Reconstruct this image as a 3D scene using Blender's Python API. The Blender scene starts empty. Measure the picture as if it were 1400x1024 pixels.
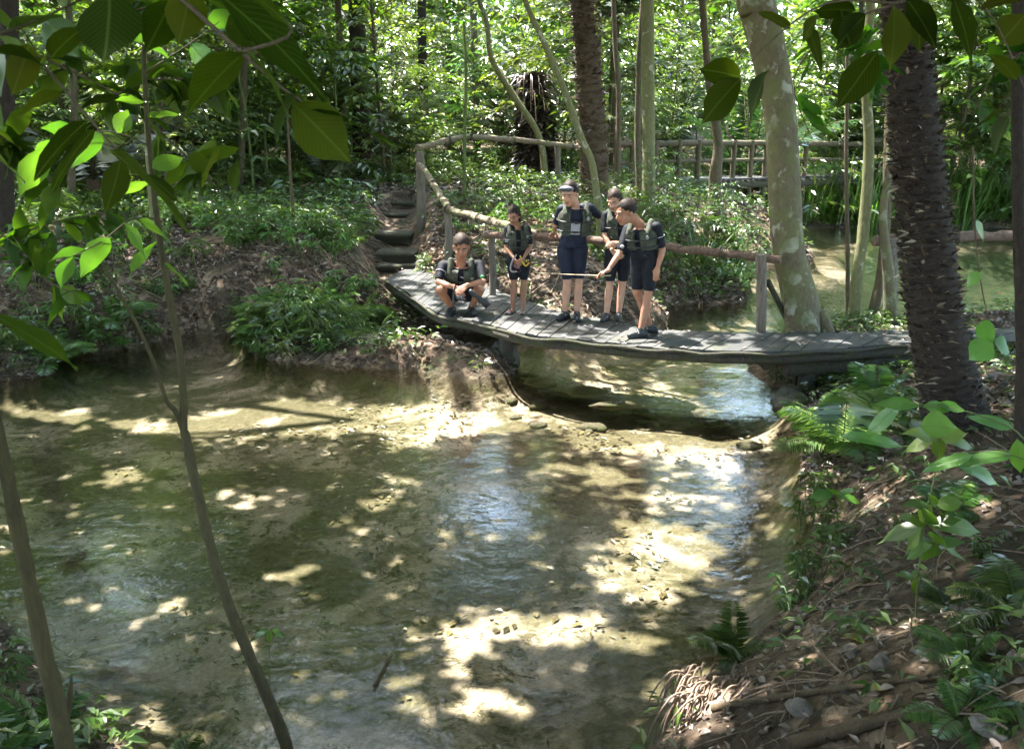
import bpy, bmesh, math, random
import numpy as np
from mathutils import Vector, Matrix, noise as mnoise

# ------------------------------------------------------------------ camera, sky, sun, exposure
F = 1212.0; TILT = math.radians(15.8); CAMH = 3.0
scn = bpy.context.scene
cam_d = bpy.data.cameras.new("camera"); cam = bpy.data.objects.new("camera", cam_d)
scn.collection.objects.link(cam); scn.camera = cam
cam.location = (0, 0, CAMH); cam.rotation_euler = (math.radians(90) - TILT, 0, 0)
cam_d.lens = 36 * F / 1400; cam_d.sensor_width = 36; cam_d.clip_end = 500; cam_d.clip_start = 0.05
cam_d.dof.use_dof = True; cam_d.dof.focus_distance = 9.5; cam_d.dof.aperture_fstop = 7.0

SUN = Vector((-0.36, 0.30, 1.0)).normalized()
world = bpy.data.worlds.new("World"); scn.world = world; world.use_nodes = True
wn = world.node_tree.nodes; wl = world.node_tree.links
sky = wn.new("ShaderNodeTexSky"); sky.sky_type = 'NISHITA'; sky.sun_disc = False
sky.sun_elevation = math.asin(SUN.z); sky.sun_rotation = math.atan2(SUN.x, SUN.y)
sky.air_density = 1.2; sky.dust_density = 2.5
wl.new(sky.outputs[0], wn["Background"].inputs[0]); wn["Background"].inputs[1].default_value = 0.15
sl = bpy.data.lights.new("sun", 'SUN'); sl.energy = 2.8; sl.angle = math.radians(0.53); sl.color = (1.0, 0.955, 0.88)
so = bpy.data.objects.new("sun", sl); scn.collection.objects.link(so)
so.rotation_euler = SUN.to_track_quat('Z', 'Y').to_euler(); so.location = (-6, 5, 20)
scn.view_settings.view_transform = 'Standard'; scn.view_settings.look = 'None'
scn.view_settings.exposure = 3.55; scn.view_settings.gamma = 1.0
scn.cycles.use_denoising = True
scn.cycles.max_bounces = 7; scn.cycles.diffuse_bounces = 4; scn.cycles.glossy_bounces = 3
scn.cycles.transmission_bounces = 4; scn.cycles.transparent_max_bounces = 10
scn.cycles.sample_clamp_indirect = 6; scn.cycles.caustics_reflective = False; scn.cycles.caustics_refractive = False
scn.cycles.use_adaptive_sampling = True; scn.cycles.adaptive_threshold = 0.02

R = random.Random(7)
NR = np.random.default_rng(11)
CO = scn.collection.objects
CT, ST = math.cos(TILT), math.sin(TILT)

def P(px, py, z=None, y=None):
    """point of the place seen at this spot of the photograph, on height z or at distance y"""
    a = (px - 700) / F; b = -(py - 512) / F
    d = (a, CT + b * ST, -ST + b * CT)
    t = (z - CAMH) / d[2] if z is not None else y / d[1]
    return Vector((d[0] * t, d[1] * t, CAMH + d[2] * t))

def proj(x, y, z):
    """inverse of P, vectorised"""
    zz = z - CAMH
    dep = y * CT - zz * ST
    up = y * ST + zz * CT
    return 700 + F * x / dep, 512 - F * up / dep, dep

# ------------------------------------------------------------------ object helpers
def tag(o, label=None, cat=None, group=None, kind=None):
    if label: o["label"] = label
    if cat: o["category"] = cat
    if group: o["group"] = group
    if kind: o["kind"] = kind
    return o

def empty(name, loc=(0, 0, 0), rz=0, **k):
    o = bpy.data.objects.new(name, None); CO.link(o); o.location = loc; o.rotation_euler = (0, 0, rz)
    o.empty_display_size = 0.2
    return tag(o, **k)

def link(name, me, mats, parent=None, **k):
    o = bpy.data.objects.new(name, me); CO.link(o)
    for m in (mats if isinstance(mats, (list, tuple)) else [mats]):
        if m: me.materials.append(m)
    if parent is not None:
        o.parent = parent
    return tag(o, **k)

def mesh_np(name, V, faces, smooth=True, uv=None, mi=None):
    """V (n,3); faces: (m,3) or (m,4) array, or a list of such arrays"""
    if not isinstance(faces, list): faces = [faces]
    faces = [np.asarray(f, dtype=np.int32) for f in faces if len(f)]
    me = bpy.data.meshes.new(name)
    V = np.asarray(V, dtype=np.float32)
    me.vertices.add(len(V)); me.vertices.foreach_set("co", V.ravel())
    idx = np.concatenate([f.ravel() for f in faces])
    cnt = np.concatenate([np.full(len(f), f.shape[1], dtype=np.int32) for f in faces])
    me.loops.add(len(idx)); me.loops.foreach_set("vertex_index", idx)
    me.polygons.add(len(cnt))
    st = np.zeros(len(cnt), dtype=np.int32); st[1:] = np.cumsum(cnt)[:-1]
    me.polygons.foreach_set("loop_start", st); me.polygons.foreach_set("loop_total", cnt)
    me.polygons.foreach_set("use_smooth", np.full(len(cnt), smooth, dtype=bool))
    if mi is not None: me.polygons.foreach_set("material_index", np.asarray(mi, dtype=np.int32))
    if uv is not None:
        ul = me.uv_layers.new(name="UVMap")
        ul.data.foreach_set("uv", np.asarray(uv, dtype=np.float32)[idx].ravel())
    me.update(calc_edges=True)
    me.validate(clean_customdata=False)
    return me

class MB:
    """collects pieces of ONE mesh"""
    def __init__(s): s.V = []; s.F3 = []; s.F4 = []; s.n = 0; s.UV = []; s.M3 = []; s.M4 = []
    def add(s, V, F, uv=None, m=0):
        V = np.asarray(V, dtype=np.float64).reshape(-1, 3); F = np.asarray(F, dtype=np.int64)
        (s.F3 if F.shape[1] == 3 else s.F4).append(F + s.n)
        (s.M3 if F.shape[1] == 3 else s.M4).append(np.full(len(F), m))
        s.V.append(V); s.n += len(V)
        s.UV.append(np.zeros((len(V), 2)) if uv is None else np.asarray(uv, dtype=np.float64))
    def mesh(s, name, smooth=True):
        fs, ms = [], []
        if s.F3: fs.append(np.concatenate(s.F3)); ms.append(np.concatenate(s.M3))
        if s.F4: fs.append(np.concatenate(s.F4)); ms.append(np.concatenate(s.M4))
        return mesh_np(name, np.concatenate(s.V), fs, smooth, np.concatenate(s.UV), np.concatenate(ms))
    def build(s, name, mats, parent=None, smooth=True, **k):
        return link(name, s.mesh(name, smooth), mats, parent, **k)

def smooth_line(pts, radii, sub=4):
    pts = [Vector(p) for p in pts]; n = len(pts); out = []; rr = []
    for i in range(n - 1):
        p0 = pts[max(i - 1, 0)]; p1 = pts[i]; p2 = pts[i + 1]; p3 = pts[min(i + 2, n - 1)]
        for k in range(sub):
            t = k / sub
            out.append(0.5 * ((2 * p1) + (p2 - p0) * t + (2 * p0 - 5 * p1 + 4 * p2 - p3) * t * t + (3 * p1 - p0 - 3 * p2 + p3) * t ** 3))
            rr.append(radii[i] * (1 - t) + radii[i + 1] * t)
    out.append(pts[-1]); rr.append(radii[-1])
    return out, rr

def tube(mb, pts, radii, n=8, sub=4, wob=0.0, cap=True, m=0, seed=0, ridge=0.0, nr=7):
    if np.isscalar(radii): radii = [radii] * len(pts)
    if sub > 1: pts, radii = smooth_line(pts, radii, sub)
    pts = [Vector(p) for p in pts]
    k = len(pts); V = np.zeros((k, n, 3)); U = np.zeros((k, n, 2))
    up = None; L = 0
    for i, p in enumerate(pts):
        t = (pts[min(i + 1, k - 1)] - pts[max(i - 1, 0)])
        if t.length < 1e-9: t = Vector((0, 0, 1))
        t.normalize()
        if up is None:
            up = t.orthogonal().normalized()
        up = (up - t * up.dot(t)); up = up.normalized() if up.length > 1e-6 else t.orthogonal().normalized()
        b = t.cross(up)
        if i: L += (p - pts[i - 1]).length
        for j in range(n):
            a = 2 * math.pi * j / n
            r = radii[i]
            if wob:
                r *= 1 + wob * mnoise.noise(Vector((math.cos(a) * 1.3 + seed, math.sin(a) * 1.3, L / max(radii[0], .02) * .35 + seed)))
            if ridge: r *= 1 + ridge * math.sin(nr * a + L * 2 + math.sin(L * 3 + seed))
            q = p + (up * math.cos(a) + b * math.sin(a)) * r
            V[i, j] = q; U[i, j] = (j / n, L)
    idx = np.arange(k * n).reshape(k, n)
    a = idx[:-1]; b2 = idx[1:]
    Fq = np.stack([a, np.roll(a, -1, 1), np.roll(b2, -1, 1), b2], -1).reshape(-1, 4)
    mb.add(V.reshape(-1, 3), Fq, U.reshape(-1, 2), m)
    if cap:
        for row, c, fl in ((0, pts[0], 1), (k - 1, pts[-1], 0)):
            ring = V[row]; VV = np.vstack([ring, np.array(c)[None]])
            j = np.arange(n); j2 = (j + 1) % n
            T = np.stack([j2, j, np.full(n, n)], -1) if fl else np.stack([j, j2, np.full(n, n)], -1)
            mb.add(VV, T, None, m)

def box(mb, c, size, rot=None, m=0, bev=0.0, jit=0.0):
    sx, sy, sz = [v / 2 for v in size]
    b = min(bev, sx * .9, sy * .9, sz * .9)
    M = rot if rot is not None else Matrix.Identity(3)
    c = Vector(c)
    if b <= 0:
        V = [(x, y, z) for x in (-sx, sx) for y in (-sy, sy) for z in (-sz, sz)]
        Fs = [(0, 1, 3, 2), (4, 6, 7, 5), (0, 4, 5, 1), (2, 3, 7, 6), (0, 2, 6, 4), (1, 5, 7, 3)]
        mb.add([c + M @ Vector(v) for v in V], Fs, None, m); return
    bm = bmesh.new()
    bmesh.ops.create_cube(bm, size=1.0)
    for v in bm.verts: v.co = Vector((v.co.x * 2 * sx, v.co.y * 2 * sy, v.co.z * 2 * sz))
    bmesh.ops.bevel(bm, geom=bm.edges[:], offset=b, segments=1, affect='EDGES')
    bmesh.ops.triangulate(bm, faces=bm.faces[:])
    bm.verts.index_update()
    V = [c + M @ (v.co + Vector((R.uniform(-jit, jit), R.uniform(-jit, jit), R.uniform(-jit, jit)))) for v in bm.verts]
    T = [[v.index for v in f.verts] for f in bm.faces]; bm.free()
    mb.add(V, T, None, m)

def ico(mb, c, rad, sub=2, rot=None, noise_=0.0, seed=0, m=0, flat=None):
    bm = bmesh.new(); bmesh.ops.create_icosphere(bm, subdivisions=sub, radius=1.0)
    V = []
    for v in bm.verts:
        q = v.co.copy()
        if noise_: q *= 1 + noise_ * (mnoise.noise(q * 1.4 + Vector((seed * 7.1, seed * 3.3, seed))) + .5 * mnoise.noise(q * 3.6 + Vector((seed * 2.1, 5, seed))))
        q = Vector((q.x * rad[0], q.y * rad[1], q.z * rad[2]))
        if flat is not None: q.z = max(q.z, flat)
        if rot: q = rot @ q
        V.append(Vector(c) + q)
    T = [[v.index for v in f.verts] for f in bm.faces]; bm.free()
    mb.add(V, T, None, m)

# ---- leaves, vectorised: fold along the midrib, drooping tip
def nrm(a): return a / np.maximum(np.linalg.norm(a, axis=-1, keepdims=True), 1e-9)
def leaf_cloud(mb, pos, d, up, L, Wd, fold=0.25, droop=0.15, m=0, detail=0):
    """leaves from pos along d, blade facing up; L, Wd arrays"""
    pos = np.asarray(pos, float).reshape(-1, 3); n = len(pos)
    d = nrm(np.broadcast_to(np.asarray(d, float), (n, 3))); up = np.broadcast_to(np.asarray(up, float), (n, 3))
    s = nrm(np.cross(d, up)); u = nrm(np.cross(s, d))
    L = np.broadcast_to(np.asarray(L, float), (n,))[:, None]; W = np.broadcast_to(np.asarray(Wd, float), (n,))[:, None]
    f = fold; dr = droop
    if detail == 0:
        base = pos; l = pos + d * L * .42 + s * W * .5 + u * W * f; r = pos + d * L * .42 - s * W * .5 + u * W * f
        tip = pos + d * L - u * L * dr
        V = np.stack([base, l, tip, r], 1).reshape(-1, 3)
        i = np.arange(n)[:, None] * 4
        T = np.concatenate([i + np.array([[0, 2, 1]]), i + np.array([[0, 3, 2]])], 0)
        uv = np.tile(np.array([[.5, 0], [1, .42], [.5, 1], [0, .42]]), (n, 1))
        mb.add(V, T, uv, m)
    else:
        ts = np.array([0, .12, .3, .5, .7, .86, 1.0]); ws = np.array([.0, .27, .46, .5, .37, .14, 0.0])
        if detail == 2: ws = np.array([.0, .2, .33, .46, .5, .36, 0.0])
        V = np.zeros((n, 7, 3, 3)); uv = np.zeros((n, 7, 3, 2))
        for k, (t, w) in enumerate(zip(ts, ws)):
            c = pos + d * L * t * (1 - .12 * dr * t) - u * L * dr * t * t
            wob = (np.sin(t * 9 + pos[:, :1] * 37) * .03) * L
            V[:, k, 1] = c
            V[:, k, 0] = c + s * W * w + u * (W * w * 2 * f + wob); V[:, k, 2] = c - s * W * w + u * (W * w * 2 * f - wob)
            uv[:, k, 0] = (0.5 - w, t); uv[:, k, 1] = (.5, t); uv[:, k, 2] = (.5 + w, t)
        q = []
        for k in range(6):
            for j in range(2):
                a = k * 3 + j; q.append([a, a + 1, a + 4, a + 3])
        q = np.array(q)
        Fq = (np.arange(n)[:, None, None] * 21 + q[None]).reshape(-1, 4)
        mb.add(V.reshape(-1, 3), Fq, uv.reshape(-1, 2), m)

# ------------------------------------------------------------------ materials
def mat(name):
    m = bpy.data.materials.new(name); m.use_nodes = True
    nt = m.node_tree; nt.nodes.clear()
    out = nt.nodes.new("ShaderNodeOutputMaterial")
    return m, nt, out
def N(nt, t, **k):
    n = nt.nodes.new(t)
    for a, v in k.items():
        if a == 'inp':
            for kk, vv in v.items(): n.inputs[kk].default_value = vv
        else: setattr(n, a, v)
    return n
def ramp(nt, src, stops, interp='LINEAR'):
    r = nt.nodes.new("ShaderNodeValToRGB"); r.color_ramp.interpolation = interp
    e = r.color_ramp.elements
    while len(e) > 1: e.remove(e[-1])
    e[0].position = stops[0][0]; e[0].color = c4(stops[0][1])
    for p, c in stops[1:]:
        x = e.new(p); x.color = c4(c)
    nt.links.new(src, r.inputs[0]); return r.outputs[0]
def c4(c):
    if np.isscalar(c): return (c, c, c, 1)
    return (c[0], c[1], c[2], 1)
def mixc(nt, fac, a, b, mode='MIX'):
    n = nt.nodes.new("ShaderNodeMix"); n.data_type = 'RGBA'; n.blend_type = mode
    for s, v in ((0, fac), (6, a), (7, b)):
        if hasattr(v, 'is_output'): nt.links.new(v, n.inputs[s])
        else: n.inputs[s].default_value = v if s == 0 else c4(v)
    return n.outputs[2]
def math_(nt, op, a, b=0.0):
    n = nt.nodes.new("ShaderNodeMath"); n.operation = op
    for s, v in ((0, a), (1, b)):
        if hasattr(v, 'is_output'): nt.links.new(v, n.inputs[s])
        else: n.inputs[s].default_value = v
    return n.outputs[0]
def noise(nt, vec, scale, detail=4, rough=.55, dist=0.0):
    n = N(nt, "ShaderNodeTexNoise", inp={'Scale': scale, 'Detail': detail, 'Roughness': rough, 'Distortion': dist})
    if vec is not None: nt.links.new(vec, n.inputs['Vector'])
    return n.outputs[0]
def mapv(nt, src, scale=(1, 1, 1)):
    m = N(nt, "ShaderNodeMapping"); m.inputs['Scale'].default_value = scale
    nt.links.new(src, m.inputs[0]); return m.outputs[0]
def bump(nt, h, strength=.5, dist=.01):
    b = N(nt, "ShaderNodeBump", inp={'Strength': strength, 'Distance': dist}); nt.links.new(h, b.inputs['Height']); return b.outputs[0]

def leaf_mat(name, cols, trans=.42, gloss=.07, rough=.32, veins=False, tint=(1.0, 1.15, .35), edge=.18):
    m, nt, out = mat(name); L = nt.links
    g = N(nt, "ShaderNodeNewGeometry"); oi = N(nt, "ShaderNodeObjectInfo")
    col = ramp(nt, g.outputs['Random Per Island'], cols)
    hs = N(nt, "ShaderNodeHueSaturation", inp={'Saturation': 1.0})
    hh = nt.nodes.new("ShaderNodeMath"); hh.operation = 'MULTIPLY_ADD'; hh.inputs[1].default_value = .05; hh.inputs[2].default_value = .475
    L.new(oi.outputs['Random'], hh.inputs[0]); L.new(hh.outputs[0], hs.inputs['Hue'])
    vv = nt.nodes.new("ShaderNodeMath"); vv.operation = 'MULTIPLY_ADD'; vv.inputs[1].default_value = .5; vv.inputs[2].default_value = .75
    L.new(oi.outputs['Random'], vv.inputs[0]); L.new(vv.outputs[0], hs.inputs['Value'])
    L.new(col, hs.inputs['Color']); col = hs.outputs[0]
    nrmo = None
    if veins:
        tc = N(nt, "ShaderNodeTexCoord"); sx = N(nt, "ShaderNodeSeparateXYZ"); L.new(tc.outputs['UV'], sx.inputs[0])
        ax = math_(nt, 'ABSOLUTE', math_(nt, 'SUBTRACT', sx.outputs[0], .5))
        mid = ramp(nt, ax, [(0.0, 1.0), (.018, .6), (.035, 0.0)])
        sidev = math_(nt, 'SINE', math_(nt, 'MULTIPLY', math_(nt, 'SUBTRACT', sx.outputs[1], math_(nt, 'MULTIPLY', ax, .7)), 85.0))
        sv = ramp(nt, sidev, [(.86, 0.0), (1.0, .45)])
        hgt = math_(nt, 'MAXIMUM', mid, sv)
        col = mixc(nt, math_(nt, 'MULTIPLY', hgt, .5), col, (.14, .20, .05))
        spots = ramp(nt, noise(nt, tc.outputs['Object'], 60, 3), [(.66, 0.0), (.72, 1.0)])
        col = mixc(nt, math_(nt, 'MULTIPLY', spots, .5), col, (.10, .07, .02))
        nrmo = bump(nt, hgt, .5, .002)
    dif = N(nt, "ShaderNodeBsdfDiffuse"); L.new(col, dif.inputs[0])
    tr = N(nt, "ShaderNodeBsdfTranslucent"); L.new(mixc(nt, 1.0, col, tint, 'MULTIPLY'), tr.inputs[0])
    gl = N(nt, "ShaderNodeBsdfGlossy", inp={'Roughness': rough}); gl.inputs[0].default_value = (1, 1, 1, 1)
    if nrmo:
        for x in (dif, gl): L.new(nrmo, x.inputs['Normal'])
    m1 = N(nt, "ShaderNodeMixShader", inp={0: trans}); L.new(dif.outputs[0], m1.inputs[1]); L.new(tr.outputs[0], m1.inputs[2])
    lw = N(nt, "ShaderNodeLayerWeight", inp={'Blend': .25})
    fac = nt.nodes.new("ShaderNodeMath"); fac.operation = 'MULTIPLY_ADD'; fac.inputs[1].default_value = edge; fac.inputs[2].default_value = gloss
    L.new(lw.outputs['Facing'], fac.inputs[0])
    m2 = N(nt, "ShaderNodeMixShader"); L.new(fac.outputs[0], m2.inputs[0]); L.new(m1.outputs[0], m2.inputs[1]); L.new(gl.outputs[0], m2.inputs[2])
    L.new(m2.outputs[0], out.inputs[0]); return m

def bark_mat(name, c1, c2, lichen=None, lich=.55, scale=6, zs=.35, bmp=.6, moss=None, rough=.85):
    m, nt, out = mat(name); L = nt.links
    tc = N(nt, "ShaderNodeTexCoord"); v = mapv(nt, tc.outputs['Object'], (1, 1, zs))
    n1 = noise(nt, v, scale * 4, 8, .65, .6)
    col = ramp(nt, n1, [(.3, c1), (.7, c2)])
    if lichen:
        n2 = noise(nt, mapv(nt, tc.outputs['Object'], (1, 1, .8)), scale, 6, .6, .3)
        f = ramp(nt, n2, [(lich - .02, 0.0), (lich + .03, 1.0)])
        col = mixc(nt, f, col, lichen)
    if moss:
        n3 = noise(nt, tc.outputs['Object'], scale * .8, 4, .6)
        col = mixc(nt, ramp(nt, n3, [(.42, 0.0), (.62, .8)]), col, moss)
    b = N(nt, "ShaderNodeBsdfPrincipled", inp={'Roughness': rough}); L.new(col, b.inputs[0])
    n4 = noise(nt, v, scale * 9, 6, .7)
    L.new(bump(nt, math_(nt, 'ADD', n1, n4), bmp, .02), b.inputs['Normal'])
    L.new(b.outputs[0], out.inputs[0]); return m

def plain(name, c, rough=.6, spec=.5, var=.15, scale=30, bmp=.15, sheen=0, metal=0):
    m, nt, out = mat(name); L = nt.links
    tc = N(nt, "ShaderNodeTexCoord"); n1 = noise(nt, tc.outputs['Object'], scale, 5)
    col = ramp(nt, n1, [(.3, [x * (1 - var) for x in c]), (.7, [min(1, x * (1 + var)) for x in c])])
    b = N(nt, "ShaderNodeBsdfPrincipled", inp={'Roughness': rough, 'Metallic': metal, 'Specular IOR Level': spec}); L.new(col, b.inputs[0])
    if sheen: b.inputs['Sheen Weight'].default_value = sheen
    if bmp: L.new(bump(nt, n1, bmp, .004), b.inputs['Normal'])
    L.new(b.outputs[0], out.inputs[0]); return m

G = lambda r, g, b: (r, g, b)
M = {}
M['leaf_bg'] = leaf_mat('leaf_background', [(0, G(.05, .085, .012)), (.45, G(.11, .18, .024)), (.8, G(.18, .26, .04)), (1, G(.26, .32, .055))], trans=.5)
M['leaf_bg2'] = leaf_mat('leaf_background_pale', [(0, G(.075, .12, .022)), (.5, G(.135, .21, .036)), (1, G(.23, .30, .065))], trans=.5)
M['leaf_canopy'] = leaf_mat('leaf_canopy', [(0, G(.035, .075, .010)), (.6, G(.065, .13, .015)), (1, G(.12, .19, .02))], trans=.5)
M['leaf_herb'] = leaf_mat('leaf_herb', [(0, G(.045, .10, .018)), (.5, G(.085, .165, .026)), (1, G(.15, .24, .045))])
M['leaf_fern'] = leaf_mat('leaf_fern', [(0, G(.05, .12, .02)), (.5, G(.085, .18, .03)), (1, G(.15, .24, .04))])
M['leaf_palm'] = leaf_mat('leaf_palm', [(0, G(.03, .075, .018)), (.6, G(.055, .12, .03)), (1, G(.10, .16, .05))], gloss=.10, rough=.28)
M['leaf_big'] = leaf_mat('leaf_big', [(0, G(.016, .036, .003)), (.35, G(.032, .065, .004)), (.7, G(.055, .09, .006)), (.85, G(.085, .115, .01)), (1, G(.10, .07, .012))], trans=.6, gloss=.0, rough=.5, edge=.03, veins=True)
M['leaf_mid'] = leaf_mat('leaf_mid', [(0, G(.03, .07, .008)), (.5, G(.055, .115, .012)), (1, G(.13, .20, .015))], trans=.6, gloss=.01, rough=.4, edge=.06)
M['leaf_young'] = leaf_mat('leaf_young', [(0, G(.06, .15, .02)), (.5, G(.10, .22, .028)), (1, G(.17, .29, .04))], trans=.45, gloss=.05, rough=.3, veins=True, edge=.10)
M['leaf_yellow'] = leaf_mat('leaf_yellow', [(0, G(.30, .28, .03)), (1, G(.45, .38, .05))], trans=.4)
M['litter'] = leaf_mat('leaf_litter', [(0, G(.04, .027, .02)), (.35, G(.10, .07, .05)), (.65, G(.20, .145, .11)), (.88, G(.34, .27, .225)), (1, G(.52, .45, .40))], trans=.12, gloss=.05, rough=.45, tint=(1, .8, .5))
M['litter_wet'] = leaf_mat('litter_wet', [(0, G(.03, .02, .012)), (.5, G(.09, .06, .035)), (1, G(.22, .16, .09))], trans=.05, gloss=.02)
M['bark_pale'] = bark_mat('bark_pale', G(.085, .068, .042), G(.175, .145, .09), G(.34, .34, .27), .57, 5, .6, .5, moss=G(.13, .14, .05))
M['bark_brown'] = bark_mat('bark_brown', G(.07, .05, .035), G(.17, .125, .085), None, .5, 8, .25, .8, moss=G(.07, .08, .03))
M['bark_dark'] = bark_mat('bark_dark', G(.012, .008, .006), G(.048, .032, .022), None, .5, 9, .6, .9)
M['bark_palm'] = bark_mat('bark_palm', G(.045, .03, .02), G(.16, .11, .07), None, .5, 7, 2.5, .9)
M['bark_green'] = bark_mat('bark_green', G(.11, .12, .05), G(.22, .21, .10), G(.36, .36, .27), .62, 7, .4, .4)
M['stem_dark'] = bark_mat('stem_dark', G(.05, .035, .02), G(.13, .09, .05), None, .5, 20, .2, .4)
M['stem_olive'] = bark_mat('stem_olive', G(.026, .022, .007), G(.065, .052, .014), None, .5, 14, .2, .3)
M['stem_green'] = bark_mat('stem_green', G(.07, .10, .03), G(.13, .16, .05), None, .5, 20, .3, .3)
M['wood_rail'] = bark_mat('wood_rail', G(.10, .075, .05), G(.26, .20, .14), G(.13, .15, .06), .54, 6, .6, .6)
M['wood_red'] = bark_mat('wood_red', G(.09, .055, .04), G(.21, .14, .105), None, .5, 9, .5, .6)
M['wood_post'] = bark_mat('wood_post', G(.09, .075, .06), G(.24, .20, .16), None, .5, 9, .15, .8)
M['rock'] = bark_mat('rock', G(.06, .052, .04), G(.19, .165, .13), G(.085, .10, .045), .52, 3, 1, .9)
M['rock_pale'] = bark_mat('rock_pale', G(.10, .085, .07), G(.24, .21, .19), None, .5, 5, 1, .6)
M['husk'] = bark_mat('husk', G(.15, .10, .07), G(.38, .29, .22), None, .5, 18, .3, .5)
# ------------------------------------------------------------------ terrain
TP = []
def tp(*a):
    for p in a: TP.append(tuple(p))
def px(z, *ps):
    for p in ps: TP.append(tuple(P(p[0], p[1], z=z)))
# left bank of the pool
px(0.0, (0, 505), (60, 492), (130, 480), (215, 463), (300, 456), (400, 460), (480, 472), (560, 482), (640, 488), (705, 492))
px(-.22, (0, 540), (130, 505), (300, 478), (480, 492), (640, 505), (720, 510))
px(.75, (0, 430), (150, 400), (300, 385), (400, 395)); px(.45, (480, 430), (560, 450)); px(.30, (630, 470), (680, 474))
px(1.15, (150, 340), (300, 335), (430, 335)); px(1.45, (200, 270), (330, 270), (450, 268)); px(1.2, (0, 350))
px(1.6, (0, 270), (100, 250), (330, 235), (470, 240)); px(1.75, (250, 222), (450, 218))
px(.55, (520, 385)); px(.85, (500, 350)); px(1.2, (480, 300)); px(1.5, (545, 268), (600, 255)); px(.62, (548, 372)); px(1.05, (540, 318)); px(1.28, (542, 292))
px(1.72, (560, 235), (640, 232)); px(2.1, (600, 196)); px(2.0, (450, 196))
# slope behind the people
px(.56, (600, 380), (690, 392)); px(.85, (620, 350), (700, 350)); px(1.2, (640, 305), (720, 300)); px(1.5, (680, 262), (780, 262))
px(.50, (760, 402)); px(.35, (820, 415)); px(.75, (800, 370)); px(1.15, (830, 310)); px(1.4, (860, 275)); px(1.6, (760, 240))
px(0.0, (872, 440), (930, 418), (1000, 392), (1050, 362)); px(.4, (900, 400), (960, 385)); px(.75, (930, 355), (1000, 350)); px(1.1, (930, 310), (1000, 305)); px(1.25, (980, 275))
px(0.0, (1075, 335), (1100, 316)); px(.5, (1060, 318)); px(1.1, (1060, 285)); px(1.4, (950, 245))
# stream under the boardwalk, river behind
tp((.6, 11.9, -.05), (.5, 11.0, -.25), (1.3, 11.0, -.35), (1.6, 12.2, -.35), (2.4, 11.0, -.5), (2.6, 13, -.6), (3.2, 14, -.7), (5, 15, -1.3), (5, 13.6, -.6), (6.5, 18, -1.8), (9, 16, -1.8),
   (10, 22, -1.8), (14, 20, -1.8), (13, 15, -1.4), (20, 18, -1.8), (20, 24, -1.5), (30, 20, -1.6), (2.5, 10.0, -.4), (1.2, 9.9, -.35))
tp((8, 14.2, -1.2), (10, 15, -1.5), (6, 14, -1.0), (5, 13.3, -.7), (4.2, 13.4, -.6), (12, 14.6, -1.3))
tp((3.45, 11.6, 0), (4.4, 12.3, 0), (5.6, 12.7, 0), (7, 13.0, 0), (9, 13.0, 0), (12, 12.8, 0), (20, 12, 0.1), (3.1, 10.9, .1), (3.7, 10.8, .48), (4.6, 11.0, .5), (5.6, 11.2, .5), (7.5, 11.2, .6), (12, 10, .9))
tp((8.5, 26.4, 0), (12, 26.8, 0), (16, 27, 0), (22, 27, 0), (30, 27, 0), (9, 28, .6), (14, 28.6, .6), (20, 29, .7), (9, 33, 1.2), (16, 35, 1.4), (25, 36, 1.5), (30, 30, .9))
px(-.3, (970, 432), (1010, 422), (1035, 405), (905, 447), (940, 440)); px(-.5, (1000, 410))
# shallow spit across the mouth of the pool
px(-.17, (720, 520), (800, 528), (900, 540), (1000, 552), (1060, 558)); px(-.2, (760, 545), (900, 562), (1010, 575))
px(-.28, (700, 555), (850, 590), (980, 610))
# pool bed
px(-.42, (150, 560), (350, 560), (550, 560), (200, 640), (450, 620), (700, 620)); px(-.5, (150, 750), (300, 800), (500, 720), (700, 720), (600, 800), (400, 900))
px(-.32, (850, 700), (950, 760), (900, 850), (1000, 680)); px(-.25, (750, 900), (600, 950), (800, 960)); px(-.38, (250, 950), (400, 1010)); px(-.45, (60, 620), (60, 800))
# right bank
px(0.0, (1088, 552), (1098, 600), (1095, 650), (1108, 700), (1112, 760), (1075, 830), (1030, 880), (975, 925), (925, 975), (890, 1020))
px(-.12, (1065, 600), (1060, 700), (1060, 780), (1000, 860), (930, 920), (870, 990))
tp((6.5, 9.7, .42), (8, 9.9, .45), (7, 10.6, .42), (5.6, 9.6, .42), (9, 10.4, .45))
tp((2.95, 9.6, .02), (3.2, 10.2, .1), (3.6, 9.9, .15), (4.4, 10.0, .3), (5.5, 10.2, .4))
px(.3, (1150, 560), (1150, 640), (1150, 740), (1110, 850), (1060, 905), (1000, 970)); px(.55, (1230, 580), (1230, 680), (1230, 800), (1170, 900), (1100, 980))
px(.75, (1300, 590), (1310, 700), (1320, 830), (1270, 960)); px(.5, (1380, 500)); px(.8, (1390, 600), (1395, 720)); px(1.0, (1390, 850), (1390, 980))
tp((6, 8.5, .8), (8, 8, 1.2), (10, 5, 1.5), (4.2, 5, 1.1), (5, 3, 1.4), (12, 2, 1.7), (2.8, 1.5, 1.25), (.4, 1.9, .75), (0, .6, 1.35), (-2, .6, 1.3), (-1, 2.2, .35), (0, -3, 1.45), (5, -3, 1.6), (-6, -3, 1.5), (1.2, 2.6, .55))
tp((-1.6, 3.2, .1), (-2.1, 3.9, .03), (-2.6, 4.3, .05), (-3.1, 4.7, .1), (-3.1, 3.3, .6), (-4.2, 5.2, .3), (-5.2, 6.5, .2), (-6.2, 8, .2), (-7.2, 10, .4), (-6.5, 4.5, 1.2), (-9, 7, 1.3), (-10, 11, 1.5), (-12, 3, 1.6), (-.9, 3.1, -.12), (.2, 3.1, -.12), (-1.6, 4.6, -.2))
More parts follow.
